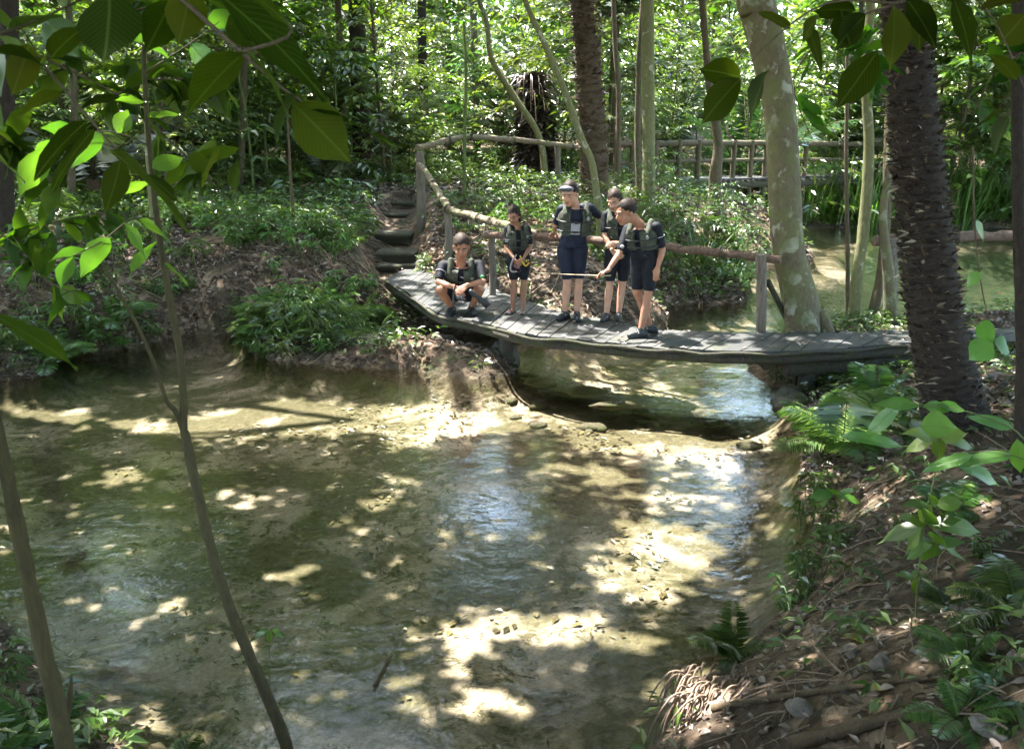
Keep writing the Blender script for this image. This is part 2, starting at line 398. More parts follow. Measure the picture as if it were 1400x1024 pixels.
tp((-14, 18, 1.7), (-8, 22, 1.9), (-16, 30, 2.3), (0, 28, 2.0), (0, 40, 2.5), (-20, 45, 2.8), (15, 45, 2.0), (30, 45, 2.2), (-30, 10, 2.2), (-30, -10, 2.2), (0, -20, 2), (30, -15, 2.2), (30, 5, 1.8), (20, 6, 1.3), (5, 24, 1.2), (3, 20, 1.45), (7, 27.5, .9), (0, 60, 2.8), (-45, 60, 3), (45, 60, 2.6), (45, 20, -.5), (-45, 20, 2.6))
A = np.array(TP)
def tps_k(r2): return np.where(r2 > 1e-12, r2 * np.log(np.maximum(r2, 1e-12)) * .5, 0)
n_ = len(A); D2 = ((A[:, None, :2] - A[None, :, :2]) ** 2).sum(-1)
Kc = tps_k(D2) + np.eye(n_) * .15; Pm = np.c_[np.ones(n_), A[:, :2]]
Sy = np.block([[Kc, Pm], [Pm.T, np.zeros((3, 3))]])
coef = np.linalg.solve(Sy, np.r_[A[:, 2], 0, 0, 0])

def vnoise(x, y, sc, seed=0):
    """smooth value noise, 0..1"""
    rng = np.random.default_rng(1000 + seed); tab = rng.random((256, 256))
    X = np.asarray(x) / sc + 500.3 + seed * 13.7; Y = np.asarray(y) / sc + 500.7 + seed * 5.1
    xi = np.floor(X).astype(int); yi = np.floor(Y).astype(int); fx = X - xi; fy = Y - yi
    fx = fx * fx * (3 - 2 * fx); fy = fy * fy * (3 - 2 * fy)
    g = lambda a, b: tab[a % 256, b % 256]
    return (g(xi, yi) * (1 - fx) + g(xi + 1, yi) * fx) * (1 - fy) + (g(xi, yi + 1) * (1 - fx) + g(xi + 1, yi + 1) * fx) * fy

def height(x, y):
    x = np.asarray(x, float); y = np.asarray(y, float); sh = x.shape
    xf = np.clip(x.ravel(), -46, 46); yf = np.clip(y.ravel(), -21, 61); out = np.empty(len(xf))
    for i in range(0, len(xf), 20000):
        a = xf[i:i + 20000]; b = yf[i:i + 20000]
        r2 = (a[:, None] - A[None, :, 0]) ** 2 + (b[:, None] - A[None, :, 1]) ** 2
        out[i:i + 20000] = tps_k(r2) @ coef[:n_] + coef[n_] + coef[n_ + 1] * a + coef[n_ + 2] * b
    out = np.clip(out, -2.2, 3.2)
    ng = np.minimum(out, 0); out = np.where(out < 0, -.36 * (1 - np.exp(ng / .11)) + np.minimum(0, ng + .75) * 1.1, out)
    land = np.clip((out + .02) / .25, 0, 1)
    out += land * ((vnoise(xf, yf, .9, 1) - .5) * .10 + (vnoise(xf, yf, .25, 2) - .5) * .05 + (vnoise(xf, yf, .1, 5) - .5) * .02)
    q = np.clip((yf - 14.3) / 5.0, 0, 1); cx = -1.95 - .45 * q; wgt = np.clip(1.6 - np.abs(xf - cx) / .42, 0, 1) * ((yf > 14.2) & (yf < 19.8)); out = out * (1 - wgt) + (.27 + .92 * q) * wgt
    out += (1 - land) * ((vnoise(xf, yf, .7, 3) - .5) * .06)
    return out.reshape(sh)
def hz(x, y): return float(height(np.array([x]), np.array([y]))[0])

def axis(a0, a1, b0, b1, fine, grow):
    c = list(np.arange(a0, a1, fine)); v = a1; st = fine
    while v < b1: c.append(v); st *= grow; v += st
    c.append(b1); v = a0 - fine; st = fine; lo = []
    while v > b0: lo.append(v); st *= grow; v -= st
    lo.append(b0); return np.array(lo[::-1] + c)
gx = axis(-7.5, 8.5, -140, 140, .055, 1.03); gy = axis(2.2, 16.5, -60, 160, .06, 1.03)
X, Y = np.meshgrid(gx, gy); Z = height(X, Y)
idx = np.arange(X.size).reshape(X.shape)
Q = np.stack([idx[:-1, :-1], idx[:-1, 1:], idx[1:, 1:], idx[1:, :-1]], -1).reshape(-1, 4)
me = mesh_np("ground", np.stack([X, Y, Z], -1).reshape(-1, 3), Q)

def ground_mat():
    m, nt, out = mat("ground"); L = nt.links
    g = N(nt, "ShaderNodeNewGeometry"); pos = g.outputs['Position']
    sp = N(nt, "ShaderNodeSeparateXYZ"); L.new(pos, sp.inputs[0])
    # leaf litter and soil
    v1 = N(nt, "ShaderNodeTexVoronoi", inp={'Scale': 16.0, 'Randomness': 1.0}); v1.feature = 'F1'
    dn = N(nt, "ShaderNodeTexNoise", inp={'Scale': 9.0, 'Detail': 3.0}); L.new(pos, dn.inputs['Vector'])
    wv = N(nt, "ShaderNodeMix", data_type='VECTOR'); wv.inputs[0].default_value = .12; L.new(pos, wv.inputs[4]); L.new(dn.outputs[1], wv.inputs[5])
    L.new(wv.outputs[1], v1.inputs['Vector'])
    lc = ramp(nt, v1.outputs['Color'], [(.1, G(.045, .03, .02)), (.4, G(.10, .066, .042)), (.62, G(.17, .115, .075)), (.85, G(.27, .20, .14))])
    soil = ramp(nt, noise(nt, pos, 22, 8, .7), [(.3, G(.028, .02, .013)), (.7, G(.085, .062, .042))])
    f1 = ramp(nt, noise(nt, pos, 1.6, 5, .6), [(.40, 0.0), (.56, 1.0)])
    land = mixc(nt, f1, soil, lc)
    moss = ramp(nt, noise(nt, pos, 2.3, 6, .65), [(.54, 0.0), (.66, .75)])
    land = mixc(nt, moss, land, (.045, .065, .02))
    # sandy bed with algae and sunken litter
    nb = noise(nt, pos, 1.1, 7, .62, .4)
    sand = ramp(nt, noise(nt, pos, 35, 6, .7), [(.3, G(.32, .255, .205)), (.7, G(.64, .54, .48))])
    alg = ramp(nt, noise(nt, pos, 14, 8, .75), [(.35, G(.055, .05, .025)), (.65, G(.17, .145, .09))])
    f2 = ramp(nt, nb, [(.43, 0.0), (.52, .92)])
    bed = mixc(nt, f2, sand, alg)
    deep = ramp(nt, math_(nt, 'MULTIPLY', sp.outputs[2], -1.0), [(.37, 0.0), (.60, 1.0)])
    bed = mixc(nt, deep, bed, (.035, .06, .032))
    mud = N(nt, 'ShaderNodeMapRange'); mud.inputs[1].default_value = -.30; mud.inputs[2].default_value = -.12; L.new(math_(nt, 'ADD', sp.outputs[2], math_(nt, 'MULTIPLY', math_(nt, 'SUBTRACT', noise(nt, pos, 3, 5), .5), .3)), mud.inputs[0])
    bed = mixc(nt, math_(nt, 'MULTIPLY', mud.outputs[0], .85), bed, (.11, .085, .05))
    f3 = ramp(nt, noise(nt, pos, 5, 9, .8, .5), [(.535, 0.0), (.575, .9)])
    bed = mixc(nt, f3, bed, (.09, .08, .045))
    wet = N(nt, "ShaderNodeMapRange"); wet.inputs[1].default_value = -.03; wet.inputs[2].default_value = .05; L.new(sp.outputs[2], wet.inputs[0])
    col = mixc(nt, wet.outputs[0], bed, land)
    b = N(nt, "ShaderNodeBsdfPrincipled", inp={'Roughness': .85, 'Specular IOR Level': .3}); L.new(col, b.inputs[0])
    hh = math_(nt, 'ADD', v1.outputs['Distance'], math_(nt, 'MULTIPLY', noise(nt, pos, 40, 8, .7), .8))
    L.new(bump(nt, hh, .8, .03), b.inputs['Normal'])
    L.new(b.outputs[0], out.inputs[0]); return m
link("ground", me, ground_mat(), kind="structure")

def water_mat():
    m, nt, out = mat("water"); L = nt.links
    g = N(nt, "ShaderNodeNewGeometry"); pos = g.outputs['Position']
    n1 = noise(nt, mapv(nt, pos, (1, 1.3, 1)), 9, 3, .5, .4); n2 = noise(nt, mapv(nt, pos, (1.2, 1, 1)), 26, 3, .55, .3); n3 = noise(nt, pos, 1.3, 2, .5)
    amt = ramp(nt, n3, [(.35, .25), (.65, 1.0)])
    h = math_(nt, 'MULTIPLY', math_(nt, 'ADD', math_(nt, 'MULTIPLY', n1, 1.6), n2), amt)
    n0 = noise(nt, mapv(nt, pos, (1, 1.6, 1)), 2.2, 2, .5)
    h = math_(nt, 'ADD', math_(nt, 'MULTIPLY', n0, 3.0), h)
    nb = bump(nt, h, 1.0, .0032)
    tr = N(nt, "ShaderNodeBsdfTransparent"); tr.inputs[0].default_value = (.87, .88, .79, 1)
    gl = N(nt, "ShaderNodeBsdfGlossy", inp={'Roughness': .03}); gl.inputs[0].default_value = (1, 1, 1, 1); L.new(nb, gl.inputs['Normal'])
    fr = N(nt, "ShaderNodeFresnel", inp={'IOR': 1.36}); L.new(nb, fr.inputs['Normal'])
    mx = N(nt, "ShaderNodeMixShader"); fb = nt.nodes.new('ShaderNodeMath'); fb.operation = 'MULTIPLY_ADD'; fb.use_clamp = True; fb.inputs[1].default_value = 1.35; fb.inputs[2].default_value = .02; L.new(fr.outputs[0], fb.inputs[0]); L.new(fb.outputs[0], mx.inputs[0]); L.new(tr.outputs[0], mx.inputs[1]); L.new(gl.outputs[0], mx.inputs[2])
    L.new(mx.outputs[0], out.inputs[0]); return m
wx = axis(-8, 12, -60, 80, .8, 1.2); wy = axis(2.4, 28, 1.5, 32, .8, 1.2)
X2, Y2 = np.meshgrid(wx, wy); idx = np.arange(X2.size).reshape(X2.shape)
Q = np.stack([idx[:-1, :-1], idx[:-1, 1:], idx[1:, 1:], idx[1:, :-1]], -1).reshape(-1, 4)
link("water", mesh_np("water", np.stack([X2, Y2, X2 * 0], -1).reshape(-1, 3), Q), water_mat(), kind="structure")

# ------------------------------------------------------------------ boardwalk over the stream
def plank_mat():
    m, nt, out = mat("weathered_planks"); L = nt.links
    tc = N(nt, "ShaderNodeTexCoord"); g = N(nt, "ShaderNodeNewGeometry")
    base = ramp(nt, g.outputs['Random Per Island'], [(0, G(.026, .029, .033)), (.5, G(.042, .045, .05)), (1, G(.075, .075, .077))])
    st = noise(nt, mapv(nt, tc.outputs['UV'], (1.2, 14, 1)), 8, 8, .7, .3)
    col = mixc(nt, ramp(nt, st, [(.35, 0.0), (.65, .85)]), base, (.055, .055, .05))
    blot = noise(nt, tc.outputs['Object'], 2.2, 6, .65)
    col = mixc(nt, ramp(nt, blot, [(.5, 0.0), (.68, .55)]), col, (.06, .065, .035))
    b = N(nt, "ShaderNodeBsdfPrincipled", inp={'Roughness': .7}); L.new(col, b.inputs[0])
    L.new(bump(nt, st, .5, .006), b.inputs['Normal']); L.new(b.outputs[0], out.inputs[0]); return m
M['plank'] = plank_mat()
M['wood_black'] = bark_mat('wood_black', G(.025, .022, .018), G(.085, .075, .06), None, .5, 9, .6, .8, moss=G(.05, .06, .02))

near = [P(p[0], p[1] - (18 if p[0] > 780 else (13 if p[0] > 640 else 6)), z=.6) for p in [(527, 387), (560, 408), (600, 434), (650, 452), (720, 470), (790, 482), (860, 490), (930, 495), (1000, 498), (1100, 497), (1200, 490), (1260, 485), (1330, 480)]]
far_ = [P(*p, z=.6) for p in [(552, 368), (600, 370), (652, 388), (692, 402), (760, 424), (830, 438), (900, 449), (975, 453), (1050, 455), (1130, 454), (1250, 452), (1330, 450), (1400, 448)]]
near += [P(1460, 472, z=.6), Vector((8.5, 9.8, .6))]; far_ += [P(1480, 446, z=.6), Vector((8.6, 11.0, .6))]
def resample(pts, step):
    pts, _ = smooth_line(pts, [1] * len(pts), 8)
    s = [0]
    for i in range(1, len(pts)): s.append(s[-1] + (pts[i] - pts[i - 1]).length)
    return pts, s
def at_len(pts, s, t):
    t *= s[-1]
    for i in range(1, len(s)):
        if t <= s[i]: return pts[i - 1].lerp(pts[i], (t - s[i - 1]) / max(1e-9, s[i] - s[i - 1]))
    return pts[-1]
# matched along the walk by control index
def walk(u):
    i = min(int(u), len(near) - 2); t = u - i
    def cr(p):
        a, b, c, d = p[max(i - 1, 0)], p[i], p[i + 1], p[min(i + 2, len(p) - 1)]
        return 0.5 * ((2 * b) + (c - a) * t + (2 * a - 5 * b + 4 * c - d) * t * t + (3 * b - a - 3 * c + d) * t ** 3)
    return cr(near), cr(far_)
bw = empty("boardwalk", (P(900, 470, z=.6)), label="long curved grey plank boardwalk over the stream where the five people stand", cat="boardwalk")
bwl = Matrix.Translation(-bw.location)
def loc(v, o=bw): return Vector(v) - o.location
us = [0.0]; u = 0.0
while u < len(near) - 1.001:
    a, b = walk(u); a2, b2 = walk(min(u + .05, len(near) - 1.0001)); sp = max(((a2 - a).length + (b2 - b).length) / 2 / .05, .05)
    u += .20 / sp; us.append(min(u, len(near) - 1.0001))
mb = MB(); rr_ = random.Random(3)
for i in range(len(us) - 1):
    a, b = walk(us[i]); c, d = walk(us[i + 1])
    gap = .007
    ux = (c - a).normalized(); ux2 = (d - b).normalized()
    dz = rr_.uniform(-.006, .006); e1 = rr_.uniform(-.03, .03); e2 = rr_.uniform(-.05, .06)
    w = (b - a).normalized()
    p = [a + ux * gap - w * e1, c - ux * gap - w * e1, d - ux2 * gap + w * e2, b + ux2 * gap + w * e2]
    V = []
    for zt in (dz, dz - .045):
        for q in p: V.append(loc(q) + Vector((0, 0, zt + rr_.uniform(-.002, .002))))
    uvs = [(0, i * .3), (.0, i * .3 + .2), (1.4, i * .3 + .2), (1.4, i * .3)] * 2
    mb.add(V, [(0, 1, 2, 3), (4, 7, 6, 5), (0, 4, 5, 1), (1, 5, 6, 2), (2, 6, 7, 3), (3, 7, 4, 0)], uvs)
mb.build("deck_planks", M['plank'], bw, smooth=False)
for nm, off, src in (("side_beam", .10, 0), ("side_beam", -.14, 1)):
    mb = MB(); pts = []
    for k in range(0, 57):
        uu = k / 56 * (len(near) - 1.001); a, b = walk(uu); w = (b - a).normalized()
        q = (a + w * off) if src == 0 else (b + w * off)
        pts.append(loc(q) + Vector((0, 0, -.105)))
    tube(mb, pts, .062, 10, 1, .12, seed=src)
    mb.build(nm, M['wood_black'], bw)
mb = MB()   # dark batten nailed along the near edge
pts = []
for k in range(0, 80):
    a, b = walk(k / 79 * (len(near) - 1.001)); w = (b - a).normalized(); pts.append(loc(a - w * .03) + Vector((0, 0, -.03 + .012 * math.sin(k))))
tube(mb, pts, .022, 6, 1, .3, seed=4); mb.build("edge_batten", M['wood_black'], bw)
for (qx, qy, top) in ((1118, 505, .45), (1170, 500, .45), (690, 470, .42), (1056, 500, .45)):
    p = P(qx, qy, z=.4); zb = -.35 if qx != 1056 else .36
    mb = MB(); 
    if qx == 1056: box(mb, loc((p.x, p.y + .25, .38)), (.16, .3, .12), bev=.02)
    else: tube(mb, [loc((p.x, p.y + .35, -.3)), loc((p.x + .02, p.y + .35, top))], .10, 9, 3, .15, seed=qx)
    mb.build("support_post" if qx != 1056 else "cross_beam", M['wood_black'], bw)
mb = MB(); p = P(1150, 510, z=.3); tube(mb, [loc((3.1, 9.7, .33)), loc((5.4, 9.95, .36))], .1, 9, 3, .15); mb.build("sill_log", M['wood_black'], bw)

# steps of dark logs climbing the bank
for i, (cx, cy, w, z) in enumerate([(545, 362, 58, .62), (540, 345, 50, .80), (537, 320, 44, .98), (533, 292, 42, 1.18), (544, 276, 44, 1.34), (556, 264, 36, 1.5)]):
    p = P(cx, cy, z=z); p.z = z; dist = p.y; ww = w / F * (dist + 1)
    o = empty("log_step", p, rz=R.uniform(-.12, .05), label=["lowest dark log step, touching the left end of the boardwalk", "second dark log step up from the boardwalk end", "third dark log step up from the boardwalk end",
              "fourth dark log step up, with wet shine on its front", "fifth dark log step, just below the tall post", "topmost dark log step beside the tall post"][i], cat="step", group="dark log steps up the bank")
    dd = .62 if i else .5; p.z = z
    mb = MB(); box(mb, (0, dd / 2, -.10), (ww * 1.05, dd, .20), bev=.025, jit=.015); mb.build("tread", M['wood_black'], o, smooth=False)
    mb = MB(); tube(mb, [(-ww / 2, -.01, -.045), (0, -.03, -.04), (ww / 2, -.01, -.045)], .05, 9, 3, .15, seed=i); mb.build("riser_log", M['wood_black'], o)

# rails and posts of round wood
def rail(name, pts, r, m, label, posts=(), knots=True, seed=0, cat="handrail"):
    root = empty(name, (pts[0][0], pts[0][1], pts[0][2]), label=label, cat=cat)
    o = root.location.copy()
    rs = [r] * len(pts) if np.isscalar(r) else list(r); rk = random.Random(seed + 50)
    for i in range(len(pts) - 1):
        a = Vector(pts[i]) - o; b = Vector(pts[i + 1]) - o; d = (b - a); e = d.normalized() * .10; mb = MB()
        q = [a - e] + [a.lerp(b, t) + Vector((rk.uniform(-1, 1), rk.uniform(-1, 1), rk.uniform(-1, 1))) * .012 for t in (.2, .4, .6, .8)] + [b + e]
        tube(mb, q, [rs[i] * rk.uniform(.9, 1.08) for _ in q], 12, 5, .22, seed=seed + i * 3.1, ridge=.035, nr=5)
        for k in range(3):
            c = a.lerp(b, rk.uniform(.1, .9)); ico(mb, c + Vector((0, -.2, .2)) * rs[i], [rs[i] * rk.uniform(.75, 1.02)] * 3, 2, None, .3, k + seed)
        mb.build("rail", m, root)
        if i: mb = MB(); tube(mb, [a + (d.normalized().orthogonal() * math.cos(w_) + d.normalized().cross(d.normalized().orthogonal()) * math.sin(w_)) * rs[i] * 1.12 + d.normalized() * .004 * w_ for w_ in np.linspace(0, 19, 50)], .006, 4, 1); mb.build("binding", M['wood_black'], root)
    mb = MB()
    if False:
        q, _ = smooth_line([Vector(p) - o for p in pts], [1] * len(pts), 5)
        rk = random.Random(seed)
        for k in range(2, len(q) - 1, 3):
            ico(mb, q[k] + Vector((0, 0, -.005)), [(r if np.isscalar(r) else r[0]) * 1.16] * 3, 1)
    for (a, b, pr) in posts:
        mb = MB(); tube(mb, [Vector(a) - o, (Vector(a) + Vector(b)) / 2 - o + Vector((.015, 0, 0)), Vector(b) - o], pr, 9, 3, .14, seed=a[0])
        mb.build("post", M['wood_post'], root)
    return root
def post(px_, pyt, pyb, y, w, top=0.0, lean=0, zb=None):
    t = P(px_, pyt, y=y); b = P(px_ + lean, pyb, y=y)
    return ((b.x, y, min(b.z, hz(b.x, y)) - .1 if zb is None else zb), (t.x, y, t.z + top), w)
rail("handrail", [P(572, 222, y=17.3), P(592, 252, y=16.2), P(613, 286, y=14.9), P(655, 299, y=13.8), P(700, 310, y=12.9)], (.055, .055, .055, .057, .053), M['wood_rail'],
     "pale knotty log handrail running down beside the log steps", [post(612, 282, 372, 14.9, .065), post(574, 208, 282, 17.25, .085)], seed=1)
rail("handrail", [P(668, 322, y=12.75), P(720, 323, y=12.2), P(790, 326, y=11.8), P(900, 337, y=11.05), P(985, 346, y=10.7), P(1056, 354, y=10.42)], .050, M['wood_red'],
     "reddish brown log handrail running behind the standing people", [post(1040, 350, 462, 10.40, .062, top=.02, zb=.5), post(672, 316, 400, 12.75, .05)], seed=2)
mb = MB(); a = P(1050, 385, y=10.42); b = P(1080, 445, y=10.9); o = empty("diagonal_brace", b, label="short dark diagonal brace leaning against the handrail post near the pale trunk", cat="brace")
tube(mb, [a - b, (0, 0, 0)], .035, 8, 3, .1); mb.build("brace_bar", M['wood_black'], o)
rail("handrail", [P(575, 202, y=17.6), P(610, 193, y=18.4), P(640, 187, y=19.4), P(700, 191, y=20.6), P(780, 200, y=22), P(845, 208, y=23.2)], .06, M['wood_rail'],
     "mossy log handrail along the top of the slope, sagging to the far walkway", [post(845, 206, 262, 23.1, .09), post(762, 196, 258, 21.7, .07)], seed=3)
rail("handrail", [P(1205, 329, y=12.6), P(1240, 328, y=12.6), P(1300, 325, y=12.7), P(1392, 322, y=12.9), P(1440, 321, y=13)], .075, M['wood_red'],
     "smooth reddish handrail at the river's edge behind the dark palm trunk", [post(1217, 326, 452, 12.55, .10)], seed=5)

# far walkway across the river
fw = empty("far_walkway", P(930, 245, y=24), label="dark distant walkway with log rails crossing behind the thin trees", cat="walkway")
def L_(v): return Vector(v) - fw.location
mb = MB()
fp = [P(838, 250, y=23), P(930, 246, y=24), P(1010, 243, y=25.5), P(1090, 241, y=27), P(1250, 238, y=31)]
fq, _ = smooth_line(fp, [1] * 5, 10)
for i in range(len(fq) - 1):
    a, b = fq[i], fq[i + 1]; d = (b - a); nrm_ = Vector((-d.y, d.x, 0)).normalized()
    k = max(1, int(d.length / .22))
    for j in range(k):
        c = a.lerp(b, (j + .5) / k); rot = Matrix.Rotation(math.atan2(d.y, d.x), 3, 'Z')
        box(mb, L_(c), (.20, 1.3, .05), rot)
mb.build("deck_planks", M['plank'], fw, smooth=False)
mb = MB(); tube(mb, [L_(p) + Vector((0, -.6, -.14)) for p in fp], .11, 8, 4, .1); mb.build("side_beam", M['wood_black'], fw)
for dz, rr2 in ((.95, .075), (.50, .05)):
    mb = MB(); tube(mb, [L_(p) + Vector((0, -.55, dz)) for p in fp], rr2, 8, 4, .15, seed=dz); mb.build("rail", M['bark_brown'], fw)
for i in range(0, len(fq), 3):
    mb = MB(); q = fq[i]; tube(mb, [L_((q.x, q.y - .58, hz(q.x, q.y) - .3)), L_(q) + Vector((0, -.58, 1.02))], .075, 8, 2, .12, seed=i); mb.build("post", M['bark_brown'], fw)
# ------------------------------------------------------------------ trees with their own shape
TREES = []   # (root, top point of trunk) : roots that carry a canopy crown
def tree(name, label, base, pts, radii, bark, cat="tree", group=None, n=12, wob=.1, seed=0, canopy=True, extra=None):
    root = empty(name, base, label=label, cat=cat, group=group)
    b = Vector(base)
    mb = MB(); tube(mb, [Vector(p) - b for p in pts], radii, n, 6, wob, seed=seed)
    if extra: extra(mb, [Vector(p) - b for p in pts], radii)
    mb.build("trunk", bark, root)
    if canopy: TREES.append((root, Vector(pts[-1])))
    return root
def tpx(cols, y, sink=.15, top=None):
    """trunk centre line from places in the photograph at distance y; extended upwards"""
    pts = [P(a, b, y=y) for a, b in cols]
    pts[0].z = hz(pts[0].x, y) - sink
    if top:
        d = (pts[-1] - pts[-2]).normalized(); d = Vector((d.x * .5, d.y * .5, max(d.z, .6))).normalized()
        q = pts[-1].copy(); 
        while q.z < top: q = q + d * 2.2 + Vector((R.uniform(-.15, .15), R.uniform(-.1, .25), 0)); pts.append(q.copy())
    return pts
def rad(y, ws, npts):
    r = [w / 2 / F * y * .80 for w in ws]
    while len(r) < npts: r.append(max(r[-1] * .84, .03))
    return r
def flare(mb, pts, radii):
    b = pts[0]
    for k in range(6):
        a = k * 1.05 + .3; r = radii[0]
        q = Vector((math.cos(a), math.sin(a), 0))
        tube(mb, [b + Vector((0, 0, .55)) + q * r * .45, b + Vector((0, 0, .30)) + q * r * .85, b + Vector((0, 0, .08)) + q * r * 1.25, b + q * r * 1.9 + Vector((0, 0, -.08))], [r * .3, r * .38, r * .3, r * .12], 7, 3, .1, m=0)

p = tpx([(1107, 452), (1096, 420), (1080, 350), (1074, 290), (1071, 220), (1066, 150), (1056, 90), (1038, 20), (1028, -30)], 10.7, top=10.5)
tree("tree", "thick pale tree trunk with lichen patches, curving left above the boardwalk", p[0], p, rad(10.7, [74, 62, 55, 52, 52, 53, 55, 56, 56], len(p)), M['bark_pale'], wob=.09, extra=flare, n=20, seed=3)

def palm_trunk(label, cols, y, ws, bark, spikes, spm, top=10, seed=0, name="palm_tree", splen=.09, drop=.0):
    p = tpx(cols, y, top=top); r = rad(y, ws, len(p))
    root = empty(name, p[0], label=label, cat="palm"); b = p[0].copy()
    q, rr = smooth_line([v - b for v in p], r, 24)
    # rings of old leaf bases
    mb = MB(); rr2 = [x * (1 + .07 * ((i % 3) - 1)) for i, x in enumerate(rr)]
    tube(mb, q, rr2, 18, 1, .12, seed=seed); mb.build("trunk", bark, root)
    rk = np.random.default_rng(seed); mb = MB()
    Ls = [0]
    for i in range(1, len(q)): Ls.append(Ls[-1] + (q[i] - q[i - 1]).length)
    qa = np.array([tuple(v) for v in q]); La = np.array(Ls)
    t = rk.random(spikes) * min(Ls[-1], 8.0); t = np.round(t / .055) * .055 + rk.normal(0, .008, spikes)
    c = np.stack([np.interp(t, La, qa[:, k]) for k in range(3)], -1); rad_ = np.interp(t, La, np.array(rr))
    a = rk.random(spikes) * 2 * math.pi; kk = vnoise(a * 1.2, t, .35, int(seed)) + rk.random(spikes) * .35 > .42; t, c, rad_, a = t[kk], c[kk], rad_[kk], a[kk]; spikes = len(a)
    o = np.stack([np.cos(a), np.sin(a), np.zeros(spikes)], -1); tan = np.stack([-np.sin(a), np.cos(a), np.zeros(spikes)], -1)
    pos = c + o * rad_[:, None] * .93 - np.array([0, 0, .02])
    d = o * .65 + tan * rk.normal(0, 1.5, spikes)[:, None] + np.array([0, 0, 1]) * (rk.normal(.35, .35, spikes) - drop)[:, None]
    leaf_cloud(mb, pos, d, tan * .3 + np.array([0, 0, 1]) + rk.normal(0, .3, (spikes, 3)), rk.uniform(.4, 1.3, spikes) * splen, rk.uniform(.3, .8, spikes) * splen * .55, .15, .1)
    mb.build("leaf_bases", spm, root)
    TREES.append((root, Vector(p[-1]))); return root
M['fibre'] = leaf_mat('palm_fibre', [(0, G(.05, .032, .02)), (.6, G(.13, .085, .05)), (1, G(.30, .22, .15))], trans=.1, gloss=.08, rough=.4, tint=(1, .7, .4))
M['fibre_dark'] = leaf_mat('palm_fibre_dark', [(0, G(.015, .010, .007)), (.5, G(.05, .035, .022)), (.8, G(.16, .12, .08)), (1, G(.42, .34, .25))], trans=.05, gloss=.10, rough=.35, tint=(1, .7, .4))
palm_trunk("big dark palm trunk bristling with old leaf bases, leaning left over the boardwalk", [(1312, 600), (1300, 540), (1285, 460), (1268, 350), (1258, 250), (1248, 150), (1240, 50), (1234, -20)], 6.5, [124, 100, 92, 88, 80, 76, 68, 62], M['bark_dark'], 8500, M['fibre_dark'], top=9, seed=5, splen=.085)
palm_trunk("brown palm trunk ringed with leaf scars behind the man in the middle", [(815, 262), (812, 200), (806, 120), (800, 50), (795, -20)], 18.5, [46, 44, 40, 36, 36], M['bark_palm'], 2600, M['fibre'], top=11, seed=6, splen=.17)
# fibrous dark stump with bleached leaf fibres
root = palm_trunk("dark dead palm stump with tangled fibres on top, behind the mossy log rail", [(735, 258), (733, 200), (730, 140), (722, 100)], 24, [58, 50, 44, 30], M['bark_dark'], 1500, M['fibre_dark'], top=None, seed=8, name="palm_stump", splen=.35, drop=.6)
TREES.pop()
mb = MB(); rk = random.Random(5)
for k in range(40):
    a = rk.uniform(0, 6.28); c = P(727, 135, y=24) - root.location
    tube(mb, [c, c + Vector((math.cos(a) * .5, math.sin(a) * .5, rk.uniform(.1, .6))), c + Vector((math.cos(a) * rk.uniform(.6, 1.1), math.sin(a) * .9, rk.uniform(-.7, .1)))], [.02, .015, .006], 4, 4)
mb.build("dry_fibres", M['fibre'], root)

